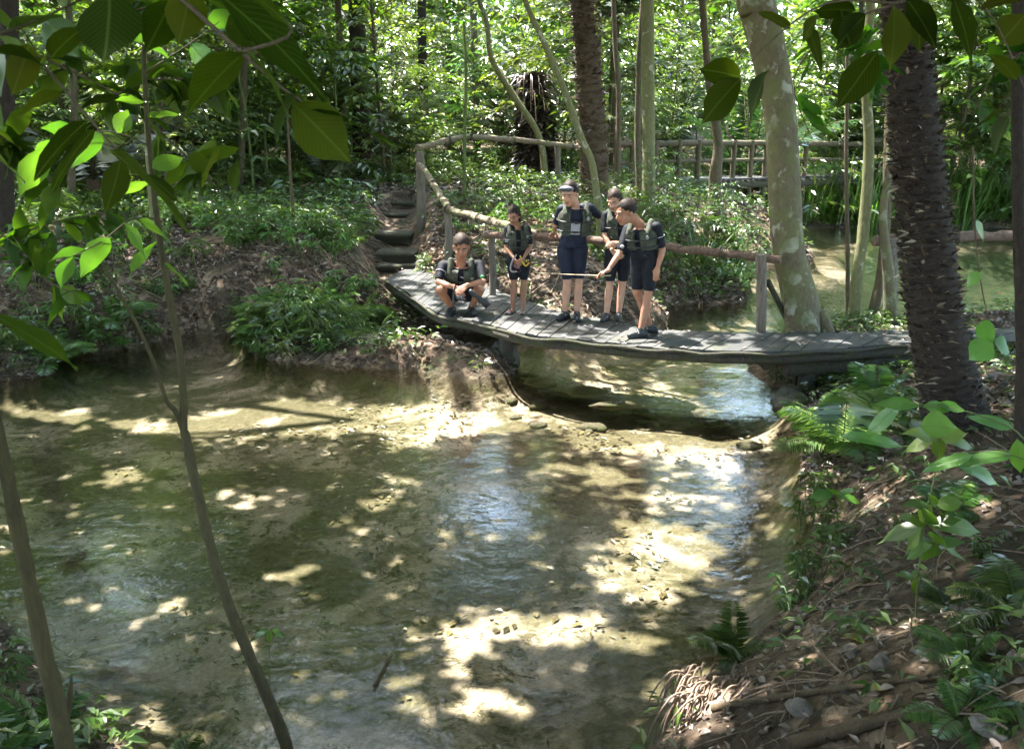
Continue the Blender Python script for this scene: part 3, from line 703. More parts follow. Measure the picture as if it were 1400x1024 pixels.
slim = [
 ("slim pale green trunk with lichen, right of the palm behind the standing people", [(888, 276), (887, 200), (886, 100), (885, 0), (884, -30)], 17.0, [24, 21, 21, 20, 20], 'bark_green', 10),
 ("thin dark trunk close on the left of the slim pale green one", [(876, 285), (872, 200), (873, 120), (876, 40)], 18.5, [12, 11, 10, 9], 'bark_brown', 9),
 ("thin leaning yellow-green trunk crossing in front of the brown palm trunk", [(826, 282), (812, 235), (795, 190), (770, 120), (740, 50), (712, -20)], 15.5, [13, 12, 12, 11, 9, 8], 'bark_green', 8),
 ("slender stem bending left from behind the dark palm stump", [(745, 262), (738, 190), (700, 128), (672, 80), (665, 30), (650, -20)], 23, [12, 11, 10, 9, 8, 8], 'bark_green', 9),
 ("dark twin trunk above the leafy slope, upper left", [(494, 200), (492, 130), (489, 60), (486, -20)], 24, [32, 28, 26, 25], 'bark_dark', 11),
 ("brown orange tinged trunk beside the dark twin trunk", [(470, 205), (468, 120), (464, 50), (462, -20)], 23, [14, 12, 11, 11], 'bark_brown', 10),
 ("dark straight trunk beyond the top of the log steps", [(580, 200), (579, 140), (577, 60), (576, -20)], 29, [17, 16, 15, 14], 'bark_dark', 11),
 ("white-barked trunk in the middle distance left of the palm", [(652, 190), (650, 120), (648, 50), (646, -20)], 28, [13, 12, 12, 12], 'bark_pale', 12),
 ("narrow grey trunk between the brown palm trunk and the slim pale one", [(845, 205), (846, 140), (841, 60), (838, -20)], 21, [9, 9, 8, 8], 'bark_brown', 10),
 ("dark broad trunk at the left edge of the forest", [(4, 330), (4, 200), (8, 100), (12, -20)], 13, [34, 32, 30, 28], 'bark_dark', 10),
 ("bare thin sapling stem standing on the leafy slope", [(402, 320), (399, 270), (395, 200), (393, 150)], 15, [6, 5, 4, 3], 'stem_dark', None),
 ("thin straight sapling crossing the mossy log rail", [(634, 255), (635, 190), (637, 100), (634, 30)], 18.6, [6, 6, 5, 4], 'stem_green', None),
 ("mossy trunk at the river's edge just right of the pale curved tree", [(1166, 452), (1172, 380), (1182, 300), (1188, 200), (1184, 100), (1192, -20)], 11.3, [22, 20, 19, 17, 15, 14], 'bark_green', 9),
 ("dark leaning trunk at the river's edge, middle of the cluster", [(1186, 450), (1204, 380), (1212, 290), (1215, 180), (1222, 60), (1226, -20)], 11.6, [20, 17, 15, 14, 12, 12], 'bark_brown', 9),
 ("white twisted trunk just left of the big dark palm", [(1219, 450), (1215, 380), (1207, 300), (1214, 240), (1217, 180), (1210, 100)], 11.2, [26, 20, 14, 12, 10, 8], 'bark_pale', None),
 ("thin dark pole trunk in the riverside cluster", [(1160, 450), (1159, 350), (1157, 240), (1158, 120), (1160, 0)], 11.9, [8, 7, 7, 6, 5], 'bark_brown', 8),
 ("black trunk along the right edge of the place", [(1402, 620), (1398, 500), (1393, 300), (1392, 150), (1396, -30)], 5.2, [24, 22, 20, 20, 22], 'bark_dark', 8),
 ("broad pale trunk beyond the reeds, upper right", [(1378, 250), (1372, 150), (1370, 60), (1376, -20)], 29, [32, 29, 27, 26], 'bark_pale', 12),
 ("twisted dark root-like trunk on the islet behind the reeds", [(985, 300), (978, 250), (982, 200), (975, 150), (968, 100)], 19.5, [34, 22, 16, 14, 12], 'bark_brown', 9),
 ("brown leaning trunk on the left slope under the hanging leaves", [(105, 330), (98, 240), (102, 150), (96, 40), (92, -20)], 16, [14, 12, 12, 11, 11], 'bark_brown', 9),
 ("thin trunk crossing the upper left of the forest", [(205, 290), (202, 200), (198, 100), (194, 0)], 14, [9, 9, 8, 8], 'bark_green', 9),
]
for i, (lab, cols, y, ws, bk, top) in enumerate(slim):
    p = tpx(cols, y, top=top)
    tree("tree" if top else "sapling", lab, p[0], p, rad(y, ws, len(p)), M[bk], wob=.13, seed=i * 1.7, cat="tree" if top else "sapling", canopy=bool(top), n=9 if ws[0] < 15 else 14)

# foreground stems (close, out of focus)
def fstem(label, parts, mt, base):
    root = empty("young_tree", base, label=label, cat="sapling"); b = Vector(base)
    for nm, pts, ws, ys in parts:
        q = [P(a, c, y=y) - b for (a, c), y in zip(pts, ys)]
        mb = MB(); tube(mb, q, [w / 2 / F * y * .74 for w, y in zip(ws, ys)], 14, 5, .24, seed=pts[0][0]); mb.build(nm, mt, root)
    return root
yb = 3.05
fork = fstem("forked slender young tree rising out of the near water's edge", [
  ("trunk", [(400, 1060), (385, 1000), (345, 905), (300, 790), (272, 680), (252, 590)], [30, 26, 22, 21, 19, 17], [3.0, 3.02, 3.05, 3.1, 3.15, 3.2]),
  ("branch", [(252, 592), (248, 500), (236, 430), (222, 350), (210, 260), (200, 150), (196, 40)], [15, 14, 13, 12, 10, 8, 6], [3.2, 3.2, 3.2, 3.2, 3.15, 3.1, 3.0]),
  ("branch", [(250, 588), (240, 562), (228, 548), (208, 490), (180, 430), (145, 372), (110, 330)], [11, 10, 8, 7, 6, 5, 4], [3.2, 3.18, 3.15, 3.1, 3.05, 3.0, 2.95])],
  M['stem_olive'], P(400, 1060, y=3.0))
fstem("thick blurred olive stem leaning at the lower left", [("trunk", [(100, 1090), (85, 1000), (58, 880), (28, 740), (2, 620), (-30, 480)], [42, 39, 34, 30, 27, 24], [2.2, 2.15, 2.1, 2.05, 2.0, 1.95]),
  ("side_shoot", [(84, 1000), (94, 960), (98, 925)], [22, 14, 4], [2.2, 2.2, 2.2])], M['stem_olive'], P(100, 1090, y=2.2))

# ------------------------------------------------------------------ leafy copies: bushes, saplings, palms, reeds, ferns
def spray_tree(seed, H, nb, crown_lo, spread, leafL, leafW, nl, trunk_r, m_leaf, m_bark, arching=0.0):
    rk = random.Random(seed); rn = np.random.default_rng(seed)
    proto = bpy.data.objects.new("tmp", None)
    mt = MB(); top = Vector((rk.uniform(-.3, .3), rk.uniform(-.3, .3), H))
    mid = Vector((rk.uniform(-.15, .15) * H * .3, rk.uniform(-.15, .15) * H * .3, H * .5))
    tp_, _ = smooth_line([(0, 0, -.2), mid, top], [1, 1, 1], 10)
    tube(mt, [(0, 0, -.2), mid, top], [trunk_r, trunk_r * .75, trunk_r * .25], 7, 6, .1, seed=seed)
    ml = MB(); Ps, Ds, Us, Ls, Ws = [], [], [], [], []
    for k in range(nb):
        f = crown_lo + (1 - crown_lo) * (k + rk.random()) / nb
        c = tp_[min(int(f * (len(tp_) - 1)), len(tp_) - 1)]
        a = k * 2.4 + rk.uniform(-.4, .4); ln = spread * (1.15 - .75 * abs(f - .45)) * rk.uniform(.6, 1.15)
        el = rk.uniform(-.1, .65)
        e = c + Vector((math.cos(a) * math.cos(el), math.sin(a) * math.cos(el), math.sin(el) - arching * .4)) * ln
        m_ = (c + e) / 2 + Vector((0, 0, ln * .12))
        tube(mt, [c, m_, e], [trunk_r * .28, trunk_r * .18, trunk_r * .08], 4, 3)
        # twigs
        for t in range(max(3, int(ln * 4.6))):
            s0 = rk.uniform(.25, 1.0); p0 = c.lerp(m_, s0 * 2) if s0 < .5 else m_.lerp(e, s0 * 2 - 1)
            a2 = a + rk.uniform(-1.3, 1.3); tl = rk.uniform(.35, .75) * min(1, leafL * 6)
            td = Vector((math.cos(a2), math.sin(a2), rk.uniform(-.35, .45))).normalized()
            for j in range(nl):
                q = p0 + td * tl * (j + 1) / nl; sgn = 1 if j % 2 else -1
                sd = Vector((-td.y, td.x, 0)).normalized() * sgn
                dd = (td * .7 + sd * .8 + Vector((0, 0, rk.uniform(-.5, .15))))
                if j == nl - 1: dd = td + Vector((0, 0, -.2))
                Ps.append(q); Ds.append(dd); Us.append((rk.gauss(0, .35), rk.gauss(0, .35), 1)); s = rk.uniform(.65, 1.2); Ls.append(leafL * s); Ws.append(leafW * s)
    leaf_cloud(ml, [tuple(v) for v in Ps], [tuple(v) for v in Ds], Us, np.array(Ls), np.array(Ws), .12, .2)
    return [("trunk", mt.mesh("trunk"), m_bark), ("foliage", ml.mesh("foliage", False), m_leaf)]
def palm_proto(seed, nf, L, trunkH, leaflet, m_leaf):
    rk = random.Random(seed); mt = MB(); ml = MB(); Ps, Ds, Us, Ls = [], [], [], []
    tube(mt, [(0, 0, -.3), (0, 0, trunkH + .1)], [.16, .12], 10, 4, .15, seed=seed)
    for k in range(nf):
        a = k * 2.4 + rk.uniform(-.2, .2); el = rk.uniform(.55, 1.45); c = Vector((0, 0, trunkH)); d = Vector((math.cos(a) * math.cos(el), math.sin(a) * math.cos(el), math.sin(el)))
        pts = [c]; ln = L * rk.uniform(.7, 1.1); ns = 16; dirs = [d]
        for i in range(ns):
            d = (d + Vector((0, 0, -1)) * (.03 + .075 * i / ns * (1.6 - el * .5))).normalized(); pts.append(pts[-1] + d * ln / ns); dirs.append(d.copy())
        tube(mt, pts, [.03 * (1 - .85 * i / ns) for i in range(ns + 1)], 5, 1)
        for i in range(3, ns * 3):
            f = i / (ns * 3); j = min(int(f * ns), ns - 1); q = pts[j].lerp(pts[j + 1], f * ns - j); dd = dirs[j]
            s = dd.cross(Vector((0, 0, 1))).normalized(); ll = leaflet * math.sin(math.pi * min(1, f * .85 + .15)) ** .6 * rk.uniform(.85, 1.1)
            for sg in (-1, 1):
                Ps.append(q); Ds.append(dd * .55 + s * sg * .9 + Vector((0, 0, rk.uniform(-.35, .25)))); Us.append(s.cross(dd) + Vector((0, 0, .2))); Ls.append(ll)
    Ls = np.array(Ls); leaf_cloud(ml, [tuple(v) for v in Ps], [tuple(v) for v in Ds], [tuple(v) for v in Us], Ls, Ls * .075 + .006, .1, .25)
    return [("trunk", mt.mesh("trunk"), M['bark_palm']), ("fronds", ml.mesh("fronds", False), m_leaf)]
def fern_proto(seed, nf, L, m_leaf, wide=.3):
    rk = random.Random(seed); mt = MB(); ml = MB(); Ps, Ds, Us, Ls = [], [], [], []
    for k in range(nf):
        a = k * 2.4 + rk.uniform(-.2, .2); el = rk.uniform(.5, 1.3); d = Vector((math.cos(a) * math.cos(el), math.sin(a) * math.cos(el), math.sin(el)))
        ln = L * rk.uniform(.65, 1.1); ns = 12; pts = [Vector((0, 0, 0))]; dirs = [d]
        for i in range(ns):
            d = (d + Vector((0, 0, -1)) * (.05 + .13 * i / ns)).normalized(); pts.append(pts[-1] + d * ln / ns); dirs.append(d.copy())
        tube(mt, pts, [.006 * (1 - .8 * i / ns) for i in range(ns + 1)], 4, 1)
        for i in range(4, ns * 3):
            f = i / (ns * 3); j = min(int(f * ns), ns - 1); q = pts[j].lerp(pts[j + 1], f * ns - j); dd = dirs[j]; s = dd.cross(Vector((0, 0, 1))).normalized()
            ll = ln * wide * math.sin(math.pi * (1 - f) * .9 + .12) ** .8
            for sg in (-1, 1): Ps.append(q); Ds.append(dd * .3 + s * sg + Vector((0, 0, rk.uniform(-.25, .05)))); Us.append(s.cross(dd)); Ls.append(abs(ll) + .01)
    Ls = np.array(Ls); leaf_cloud(ml, [tuple(v) for v in Ps], [tuple(v) for v in Ds], [tuple(v) for v in Us], Ls, Ls * .13 + ln * .006, .08, .2)
    return [("stalks", mt.mesh("stalks"), M['stem_green']), ("fronds", ml.mesh("fronds", False), m_leaf)]
def herb_proto(seed, ns, H, leafL, leafW, m_leaf, palmate=True):
    rk = random.Random(seed); mt = MB(); ml = MB(); Ps, Ds, Us, Ls = [], [], [], []
    for k in range(ns):
        a = rk.uniform(0, 6.28); r = rk.uniform(.0, .35) * H; b = Vector((math.cos(a) * r, math.sin(a) * r, -.03)); h = H * rk.uniform(.4, 1.0)
        t = b + Vector((math.cos(a) * h * .4, math.sin(a) * h * .4, h)); tube(mt, [b, (b + t) / 2 + Vector((0, 0, h * .1)), t], [.007, .006, .004], 4, 3)
        for j in range(2 if palmate else 4):
            c = b.lerp(t, 1 - .3 * j)
            nn = 7 if palmate else 4
            for i in range(nn):
                a2 = a + (i - (nn - 1) / 2) * (.55 if palmate else 1.5) + rk.uniform(-.15, .15)
                Ps.append(c); Ds.append((math.cos(a2), math.sin(a2), rk.uniform(-.35, .25))); Us.append((rk.gauss(0, .2), rk.gauss(0, .2), 1)); Ls.append(leafL * rk.uniform(.6, 1.15) * (1 - .08 * abs(i - nn // 2)))
    Ls = np.array(Ls); leaf_cloud(ml, [tuple(v) for v in Ps], [tuple(v) for v in Ds], Us, Ls, Ls * leafW / leafL, .12, .3, detail=0)
    return [("stalks", mt.mesh("stalks"), M['stem_green']), ("foliage", ml.mesh("foliage", False), m_leaf)]
def reed_proto(seed, nb, H, w, m_leaf, arch=1.0):
    rk = np.random.default_rng(seed); mb = MB()
    a = rk.random(nb) * 6.28; r = rk.random(nb) * H * .35; h = H * rk.uniform(.5, 1.1, nb); el = rk.uniform(.75, 1.45, nb)
    ns = 6; V = np.zeros((nb, ns + 1, 2, 3)); p = np.stack([np.cos(a) * r, np.sin(a) * r, np.full(nb, -.04)], -1)
    d = np.stack([np.cos(a) * np.cos(el), np.sin(a) * np.cos(el), np.sin(el)], -1); s = np.stack([-np.sin(a), np.cos(a), np.zeros(nb)], -1)
    for k in range(ns + 1):
        ww = w * (1 - (k / ns) ** 2) * .5 + .001
        V[:, k, 0] = p + s * ww; V[:, k, 1] = p - s * ww
        d = nrm(d + np.array([0, 0, -1]) * (.06 + .13 * k / ns) * arch * 1.6); p = p + d * (h / ns)[:, None]
    q = np.array([[k * 2, k * 2 + 1, k * 2 + 3, k * 2 + 2] for k in range(ns)])
    mb.add(V.reshape(-1, 3), (np.arange(nb)[:, None, None] * (ns * 2 + 2) + q[None]).reshape(-1, 4))
    return [("foliage", mb.mesh("foliage", False), m_leaf)]

FIRST = {}
def place(name, protos, p, rz, s, label, cat, group, tilt=0):
    """one copy of a leafy thing: an Empty with its parts, meshes shared"""
    o = bpy.data.objects.new(name, None); CO.link(o); o.location = p; o.rotation_euler = (tilt, tilt * .5, rz); o.scale = (s, s, s * R.uniform(.9, 1.12)); o.empty_display_size = .2
    tag(o, label, cat, group)
    key = id(protos)
    for nm, me_, mm in protos:
        if not me_.materials: me_.materials.append(mm)
        c = bpy.data.objects.new(nm, me_); CO.link(c); c.parent = o
    return o
BUSHT = [spray_tree(20 + i, [5.5, 7.5, 4.2, 9.0, 6.5][i], [40, 50, 34, 52, 44][i], [.12, .2, .08, .3, .15][i], [1.8, 2.3, 1.5, 2.6, 2.1][i], [.20, .25, .17, .28, .38][i], [.085, .105, .075, .12, .17][i], 8, [.05, .07, .04, .09, .06][i], M['leaf_bg'] if i != 2 else M['leaf_bg2'], M['bark_brown']) for i in range(5)]
SHRUB = [spray_tree(50 + i, [1.6, 1.1, 2.3][i], [14, 11, 18][i], .1, [.75, .6, .95][i], [.13, .10, .16][i], [.05, .04, .055][i], 7, .018, [M['leaf_herb'], M['leaf_bg2'], M['leaf_herb']][i], M['stem_green']) for i in range(3)]
PALM = [palm_proto(70, 13, 3.8, .4, .62, M['leaf_palm']), palm_proto(71, 11, 3.0, .15, .5, M['leaf_palm']), palm_proto(72, 15, 3.6, 4.5, .6, M['leaf_palm'])]
FERN = [fern_proto(80, 11, .85, M['leaf_fern']), fern_proto(81, 9, .6, M['leaf_herb'])]
HERB = [herb_proto(90, 6, .38, .17, .05, M['leaf_fern']), herb_proto(91, 4, .28, .13, .045, M['leaf_herb']), herb_proto(92, 5, .42, .16, .06, M['leaf_fern'], False), herb_proto(93, 9, .5, .15, .036, M['leaf_herb'])]
REED = [reed_proto(95, 60, 1.3, .035, M['leaf_fern']), reed_proto(96, 34, .75, .035, M['leaf_bg2'], 1.3)]

def inframe(p, m=80):
    a, b, d = proj(p[0], p[1], p[2]); return d > 0 and -m < a < 1400 + m
# background trees
rk = random.Random(41)
bg_lab = ["young broadleaf tree with drooping twigs", "tall leafy tree with open layered crown", "low pale green bushy tree", "high crowned tree with bare lower stem", "big-leaved understory tree"]
def zone(x, y):
    a, b, d = proj(x, y, 1.5)
    far = "deep in the forest" if y > 34 else ("beyond the rails" if y > 25 else "behind the clearing")
    side = "upper left" if a < 330 else ("beyond the log steps" if a < 640 else ("past the brown palm" if a < 960 else ("across the river" if a < 1230 else "beyond the reeds, upper right")))
    return far + ", " + side
spots = []
def free(x, y, dmin): return all((x - a) ** 2 + (y - b) ** 2 > dmin * dmin for a, b in spots)
def clear_view(x, y):
    """keep the clearing, the river and the people free"""
    a, b, d = proj(x, y, hz(x, y))
    if y < 17.5 and -3.5 < x < 30: return False
    if y < 15.5: return False
    if hz(x, y) < .25: return False
    if 380 < a < 800 and y < 21: return False
    if 560 < a < 960 and y < 24: return False
    if 830 < a < 1100 and y < 26.5: return False
    if 230 < a < 480 and y < 19.5: return False
    return True
tries = 0
while len(spots) < 136 and tries < 6000:
    tries += 1
    y = 15.5 + 32 * rk.random() ** .85; x = rk.uniform(-.75, .75) * (y + 4)
    if not clear_view(x, y) or not free(x, y, 1.5 + y * .03): continue
    spots.append((x, y)); k = rk.choice([0, 0, 1, 1, 2, 2, 3, 4, 4]); pxa = proj(x, y, 1.5)[0]
    if 985 < pxa < 1095 or 640 < pxa < 720: k = 2
    if 1010 < pxa < 1070 and y > 18: continue
    if y < 20 and k in (1, 3): k = rk.choice([0, 2])
    place("forest_tree", BUSHT[k], (x, y, hz(x, y)), rk.uniform(0, 6.28), rk.uniform(.75, 1.2), bg_lab[k] + ", " + zone(x, y), "tree", "forest trees: " + bg_lab[k].split(" with")[0] + " " + zone(x, y))
# palms of the understory, placed where the photograph shows fronds
for i, (a, y, k, s, lab) in enumerate([(150, 17.5, 0, 1.0, "large palm with long feathery fronds, upper left behind the hanging leaves"), (260, 23, 1, 1.2, "stemless palm with arching fronds beyond the left slope"), (540, 25, 0, 1.0, "palm with pale shining fronds straight behind the log steps"),
        (455, 22, 1, .7, "small palm clump at the top of the slope, left of the steps"), (700, 27, 0, 1.1, "feathery palm behind the dark dead stump"), (830, 25, 2, .9, "palm crown behind the brown palm trunk"), (905, 30, 0, 1.1, "palm beyond the far walkway"),
        (1010, 27, 1, 1.2, "low palm across the water left of the pale curved tree"), (1140, 31, 0, 1.1, "palm on the far bank right of the pale curved tree"), (1290, 33, 2, 1, "tall palm above the reeds behind the big dark palm trunk"), (1350, 30.5, 1, 1.3, "palm with drooping fronds above the reeds, far right"), (40, 20, 2, .9, "palm at the far left of the forest"), (350, 27, 0, 1, "deep green palm behind the sunlit clearing, left"), (620, 33, 2, 1.0, "distant palm between the straight dark trunk and the white trunk")]):
    x = (a - 700) / F * y * 1.02
    place("palm", PALM[k], (x, y, hz(x, y)), rk.uniform(0, 6.28), s, lab, "palm", None)
# far forest as one mass
n = 42000; ang = NR.uniform(-.95, .95, n); rr3 = NR.uniform(47, 66, n) ; zz = NR.uniform(0, 1, n) ** .9 * 24
x = np.sin(ang) * rr3; y = np.cos(ang) * rr3
keep = (vnoise(ang * 40, zz, 2.2, 8) > .28) & ~((np.abs(ang - .272) < .035) & (zz > 10)) & ~((np.abs(ang) < .03) & (zz > 16))
x, y, zz = x[keep], y[keep], zz[keep]; n = len(x)
mb = MB(); leaf_cloud(mb, np.stack([x, y, zz + 2], -1), NR.normal(0, 1, (n, 3)), NR.normal(0, .5, (n, 3)) + [0, -.3, 1], NR.uniform(.7, 1.3, n), NR.uniform(.35, .6, n), .1, .2)
mb.build("distant_forest", M['leaf_bg'], None, smooth=False, kind="stuff", label="mass of green forest far behind everything", cat="forest")

# ------------------------------------------------------------------ small plants
def scatter(protos_list, name, cat, labf, pts, smin, smax, seed):
    rq = random.Random(seed)
    for (x, y) in pts:
        z = hz(x, y)
        if z < -.02: continue
        a_, b_, d_ = proj(x, y, z)
        if 505 < a_ < 600 and 250 < b_ < 420: continue
        k = rq.randrange(len(protos_list)); lab = labf(x, y, k)
        place(name, protos_list[k], (x, y, z), rq.uniform(0, 6.28), rq.uniform(smin, smax), lab, cat, lab)
def along(pts, n, jit, seed, z=None):
    """n spots inside the strip given by places in the photograph (px, py, z)"""
    rq = random.Random(seed); out = []
    for i in range(n):
        t = rq.random() * (len(pts) - 1); j = int(t); a = P(pts[j][0], pts[j][1], z=pts[j][2]); b = P(pts[j + 1][0], pts[j + 1][1], z=pts[j + 1][2])
        q = a.lerp(b, t - j); out.append((q.x + rq.gauss(0, jit), q.y + rq.gauss(0, jit)))
    return out
kinds = ["small plant with drooping finger-like leaves", "low plant with narrow spreading leaves", "seedling with rounded light green leaves", "bushy plant with long narrow leaves"]
scatter(HERB + FERN[1:], "understory_plant", "plant", lambda x, y, k: (kinds + ["small drooping fern"])[k] + " on the steep left bank above the pool", along([(0, 470, .3), (120, 420, .7), (250, 400, .8), (400, 405, .7), (455, 412, .6)], 210, .38, 1), .6, 1.2, 2)
scatter(HERB, "understory_plant", "plant", lambda x, y, k: kinds[k] + " on the leaf-littered left slope", along([(120, 350, 1.1), (260, 320, 1.2), (420, 320, 1.25), (300, 290, 1.4), (450, 360, 1.0)], 130, .9, 3), .6, 1.2, 4)
scatter(HERB + FERN[1:], "understory_plant", "plant", lambda x, y, k: (kinds + ["small green fern"])[k] + " on the bare middle of the left bank", along([(180, 400, .8), (280, 375, 1.0), (360, 370, 1.0), (440, 385, .85)], 60, .35, 45), .45, 1.0, 46)
scatter(HERB + FERN[1:], "understory_plant", "plant", lambda x, y, k: (kinds + ["small green fern"])[k] + " beside the log steps", along([(490, 400, .6), (500, 350, .85), (485, 300, 1.2), (470, 270, 1.45)], 24, .22, 5), .6, 1.1, 6)
scatter(HERB + SHRUB[1:2], "understory_plant", "plant", lambda x, y, k: (kinds + ["knee-high pale shrub"])[k] + " on the slope behind the standing people", along([(650, 330, 1.0), (730, 290, 1.3), (790, 300, 1.2), (850, 330, 1.0), (880, 360, .7)], 34, .45, 7), .6, 1.15, 8)
scatter(REED[1:] + HERB[3:] + SHRUB[:1] + REED[:1], "river_plant", "plant", lambda x, y, k: ["arching strap-leaved plant", "bushy narrow-leaved plant", "waist-high leafy shrub", "tall clump of arching blades"][k] + " on the islet right of the standing people", along([(900, 350, .8), (940, 320, 1.05), (1010, 310, 1.1), (1040, 345, .5), (960, 370, .5)], 64, .45, 9), .5, .85, 10)
scatter(SHRUB, "shrub", "shrub", lambda x, y, k: ["knee-high leafy shrub", "low pale shrub", "tall loose shrub"][k] + " along the top of the slope under the mossy rail", along([(500, 235, 1.6), (600, 225, 1.7), (700, 240, 1.6), (800, 245, 1.5), (870, 255, 1.4)], 44, .9, 11), .35, .62, 12)
scatter(SHRUB, "shrub", "shrub", lambda x, y, k: ["knee-high leafy shrub", "low pale shrub", "tall loose shrub"][k] + " at the back of the left clearing", along([(60, 235, 1.7), (200, 228, 1.75), (330, 215, 1.85), (450, 210, 1.9), (480, 200, 2.0)], 34, 1.2, 13), .8, 1.4, 14)
rq = random.Random(25); cnt = 0; t_ = 0
while cnt < 100 and t_ < 3000:
    t_ += 1; y = rq.uniform(17.5, 31); x = rq.uniform(-.68, .62) * y
    if not clear_view(x, y): continue
    k = rq.randrange(3); cnt += 1
    lab = ["dense leafy thicket bush", "pale leaved thicket bush", "tall loose thicket bush"][k] + " among the trunks, " + zone(x, y).split(", ")[1]
    place("thicket_bush", SHRUB[k], (x, y, hz(x, y)), rq.uniform(0, 6), rq.uniform(1.2, 2.1), lab, "bush", lab)
rq = random.Random(15)
for i in range(110):
    x = rq.uniform(8.8, 21.5); y = 26.6 + abs(rq.gauss(0, 1.4)); k = 0
    if hz(x, y) < -.05: continue
    if rq.random() < .2: place("shrub", SHRUB[2], (x, y, hz(x, y)), rq.uniform(0, 6), rq.uniform(.8, 1.3), "tall loose shrub among the reeds of the far bank", "shrub", "shrubs among the far reeds")
    else: place("reed_clump", REED[0], (x, y, hz(x, y)), rq.uniform(0, 6), rq.uniform(.9, 1.7), "clump of bright green reeds lining the far bank of the river", "reeds", "reed clumps lining the far river bank")
# plants of the right bank
scatter(HERB + FERN[1:], "waterside_plant", "plant", lambda x, y, k: (kinds + ["small drooping fern"])[k] + " overhanging the left waterline", along([(0, 492, .08), (130, 474, .1), (300, 452, .15), (400, 452, .15), (480, 462, .15)], 80, .10, 47), .5, .95, 48)
scatter(HERB, "bank_plant", "plant", lambda x, y, k: kinds[k] + " at the water's edge of the right bank", along([(1120, 600, .2), (1130, 680, .2), (1130, 760, .2), (1090, 850, .15)], 12, .1, 16), .35, .7, 17)
scatter(HERB[1:3] + FERN[1:], "bank_plant", "plant", lambda x, y, k: ["low plant with narrow leaves", "seedling with rounded light leaves", "small fern"][k] + " on the littered right bank", along([(1250, 600, .6), (1340, 720, .8), (1380, 800, .95), (1350, 920, .9), (1390, 1000, 1.0)], 14, .3, 18), .25, .5, 19)
for i, (a, b, z, s, lab) in enumerate([(1150, 625, .2, 1.15, "large bright fern arching over the water below the boardwalk"), (1195, 560, .4, .8, "fern tucked under the boardwalk edge beside the palm trunk"), (1120, 590, .1, .6, "small fern at the waterline right of the large bright fern's tip"), (1235, 610, .5, .6, "pale sunlit fern between the large fern and the palm trunk")]):
    p = P(a, b, z=z); place("fern", FERN[0], (p.x, p.y, hz(p.x, p.y)), i * 1.3, s, lab, "fern", None)
for i, (a, b, s, lab, yy) in enumerate([(185, 1060, .50, "bright green fern at the bottom left beside the leaning stem", 3.35), (255, 1050, .36, "smaller fern touching the bright one at the bottom left", 3.4), (25, 940, .45, "dark fern behind the thick olive stem", 3.6), (1395, 1000, .5, "fern at the lower right corner of the bank", 3.4), (1010, 880, .42, "drooping fern hanging over the water at the near right bank", 4.45)]):
    x = (a - 700) / F * yy * 1.12; place("fern", FERN[i % 2 if i > 1 else 0], (x, yy, max(hz(x, yy), -.05)), i * 2.3 + .5, s, lab, "fern", None)

# ------------------------------------------------------------------ canopy: crowns of the trees, open where the sun falls through in the photograph
sx, sy = SUN.x / SUN.z, SUN.y / SUN.z
LIT = []
def lit(cx, cy, rx, ry, s, z=-.4):
    """sun patch centred on a place of the photograph; rx, ry in its pixels"""
    c = P(cx, cy, z=z); e = P(cx + rx, cy, z=z); f = P(cx, cy + ry, z=z); g = P(cx, cy - ry, z=z)
    LIT.append((c.x - sx * z, c.y - sy * z, abs(e.x - c.x), abs(f.y - g.y) / 2, s))
for a in [(440, 582, 260, 26, .88), (300, 592, 130, 14, .75), (700, 575, 180, 26, .82), (900, 606, 170, 24, .85), (560, 600, 200, 22, .45), (172, 664, 45, 12, .9), (50, 575, 60, 9, .8), (120, 698, 40, 9, .6),
          (920, 765, 85, 50, .98), (860, 805, 80, 40, .8), (750, 872, 165, 38, 1.0), (640, 895, 90, 28, .9), (650, 975, 130, 32, .95), (840, 900, 80, 20, .8), (960, 690, 90, 60, .5), (480, 940, 50, 22, .6), (20, 740, 30, 8, .6), (20, 840, 30, 12, .5), (840, 650, 120, 35, .3), (1010, 610, 70, 16, .6),
          (580, 510, 60, 8, .3)]: lit(*a)
for a in [(690, 395, 60, 14, .6, .6), (780, 430, 70, 12, .5, .6), (900, 460, 60, 8, .3, .6), (1110, 462, 40, 6, .6, .6), (1180, 468, 50, 6, .7, .6), (1010, 460, 40, 6, .4, .6), (570, 385, 40, 14, .75, .6),
          (640, 330, 70, 30, .62, .9), (720, 300, 70, 30, .55, 1.2), (480, 282, 60, 12, .85, 1.4), (600, 240, 60, 14, .75, 1.6), (380, 225, 120, 9, .85, 1.7), (300, 240, 60, 8, .8, 1.6), (760, 390, 50, 25, .6, .6), (570, 440, 40, 30, .5, .4),
          (430, 380, 40, 30, .3, .9), (1000, 310, 70, 22, .55, 1.1), (930, 340, 50, 20, .45, .9), (880, 385, 50, 15, .3, .4), (780, 250, 60, 12, .5, 1.5),
          (1190, 665, 40, 26, .6, .45), (1280, 640, 40, 14, .4, .65), (1330, 690, 40, 10, .6, .75), (1370, 500, 40, 14, .75, .85), (1120, 790, 30, 22, .3, .25), (965, 970, 46, 44, 1.0, .2), (1060, 930, 40, 14, .5, .35), (1160, 945, 60, 10, .75, .5), (1370, 985, 36, 14, .6, .95), (1200, 590, 50, 18, .7, .5),
          (200, 985, 50, 30, .75, .3), (60, 760, 60, 16, .25, 0), (1270, 730, 40, 24, .5, 1.0), (1290, 600, 50, 25, .5, 1.2), (800, 260, 30, 14, .5, 2.2), (860, 290, 30, 14, .5, 2.0), (1075, 200, 20, 60, .3, 4)]: lit(*a)
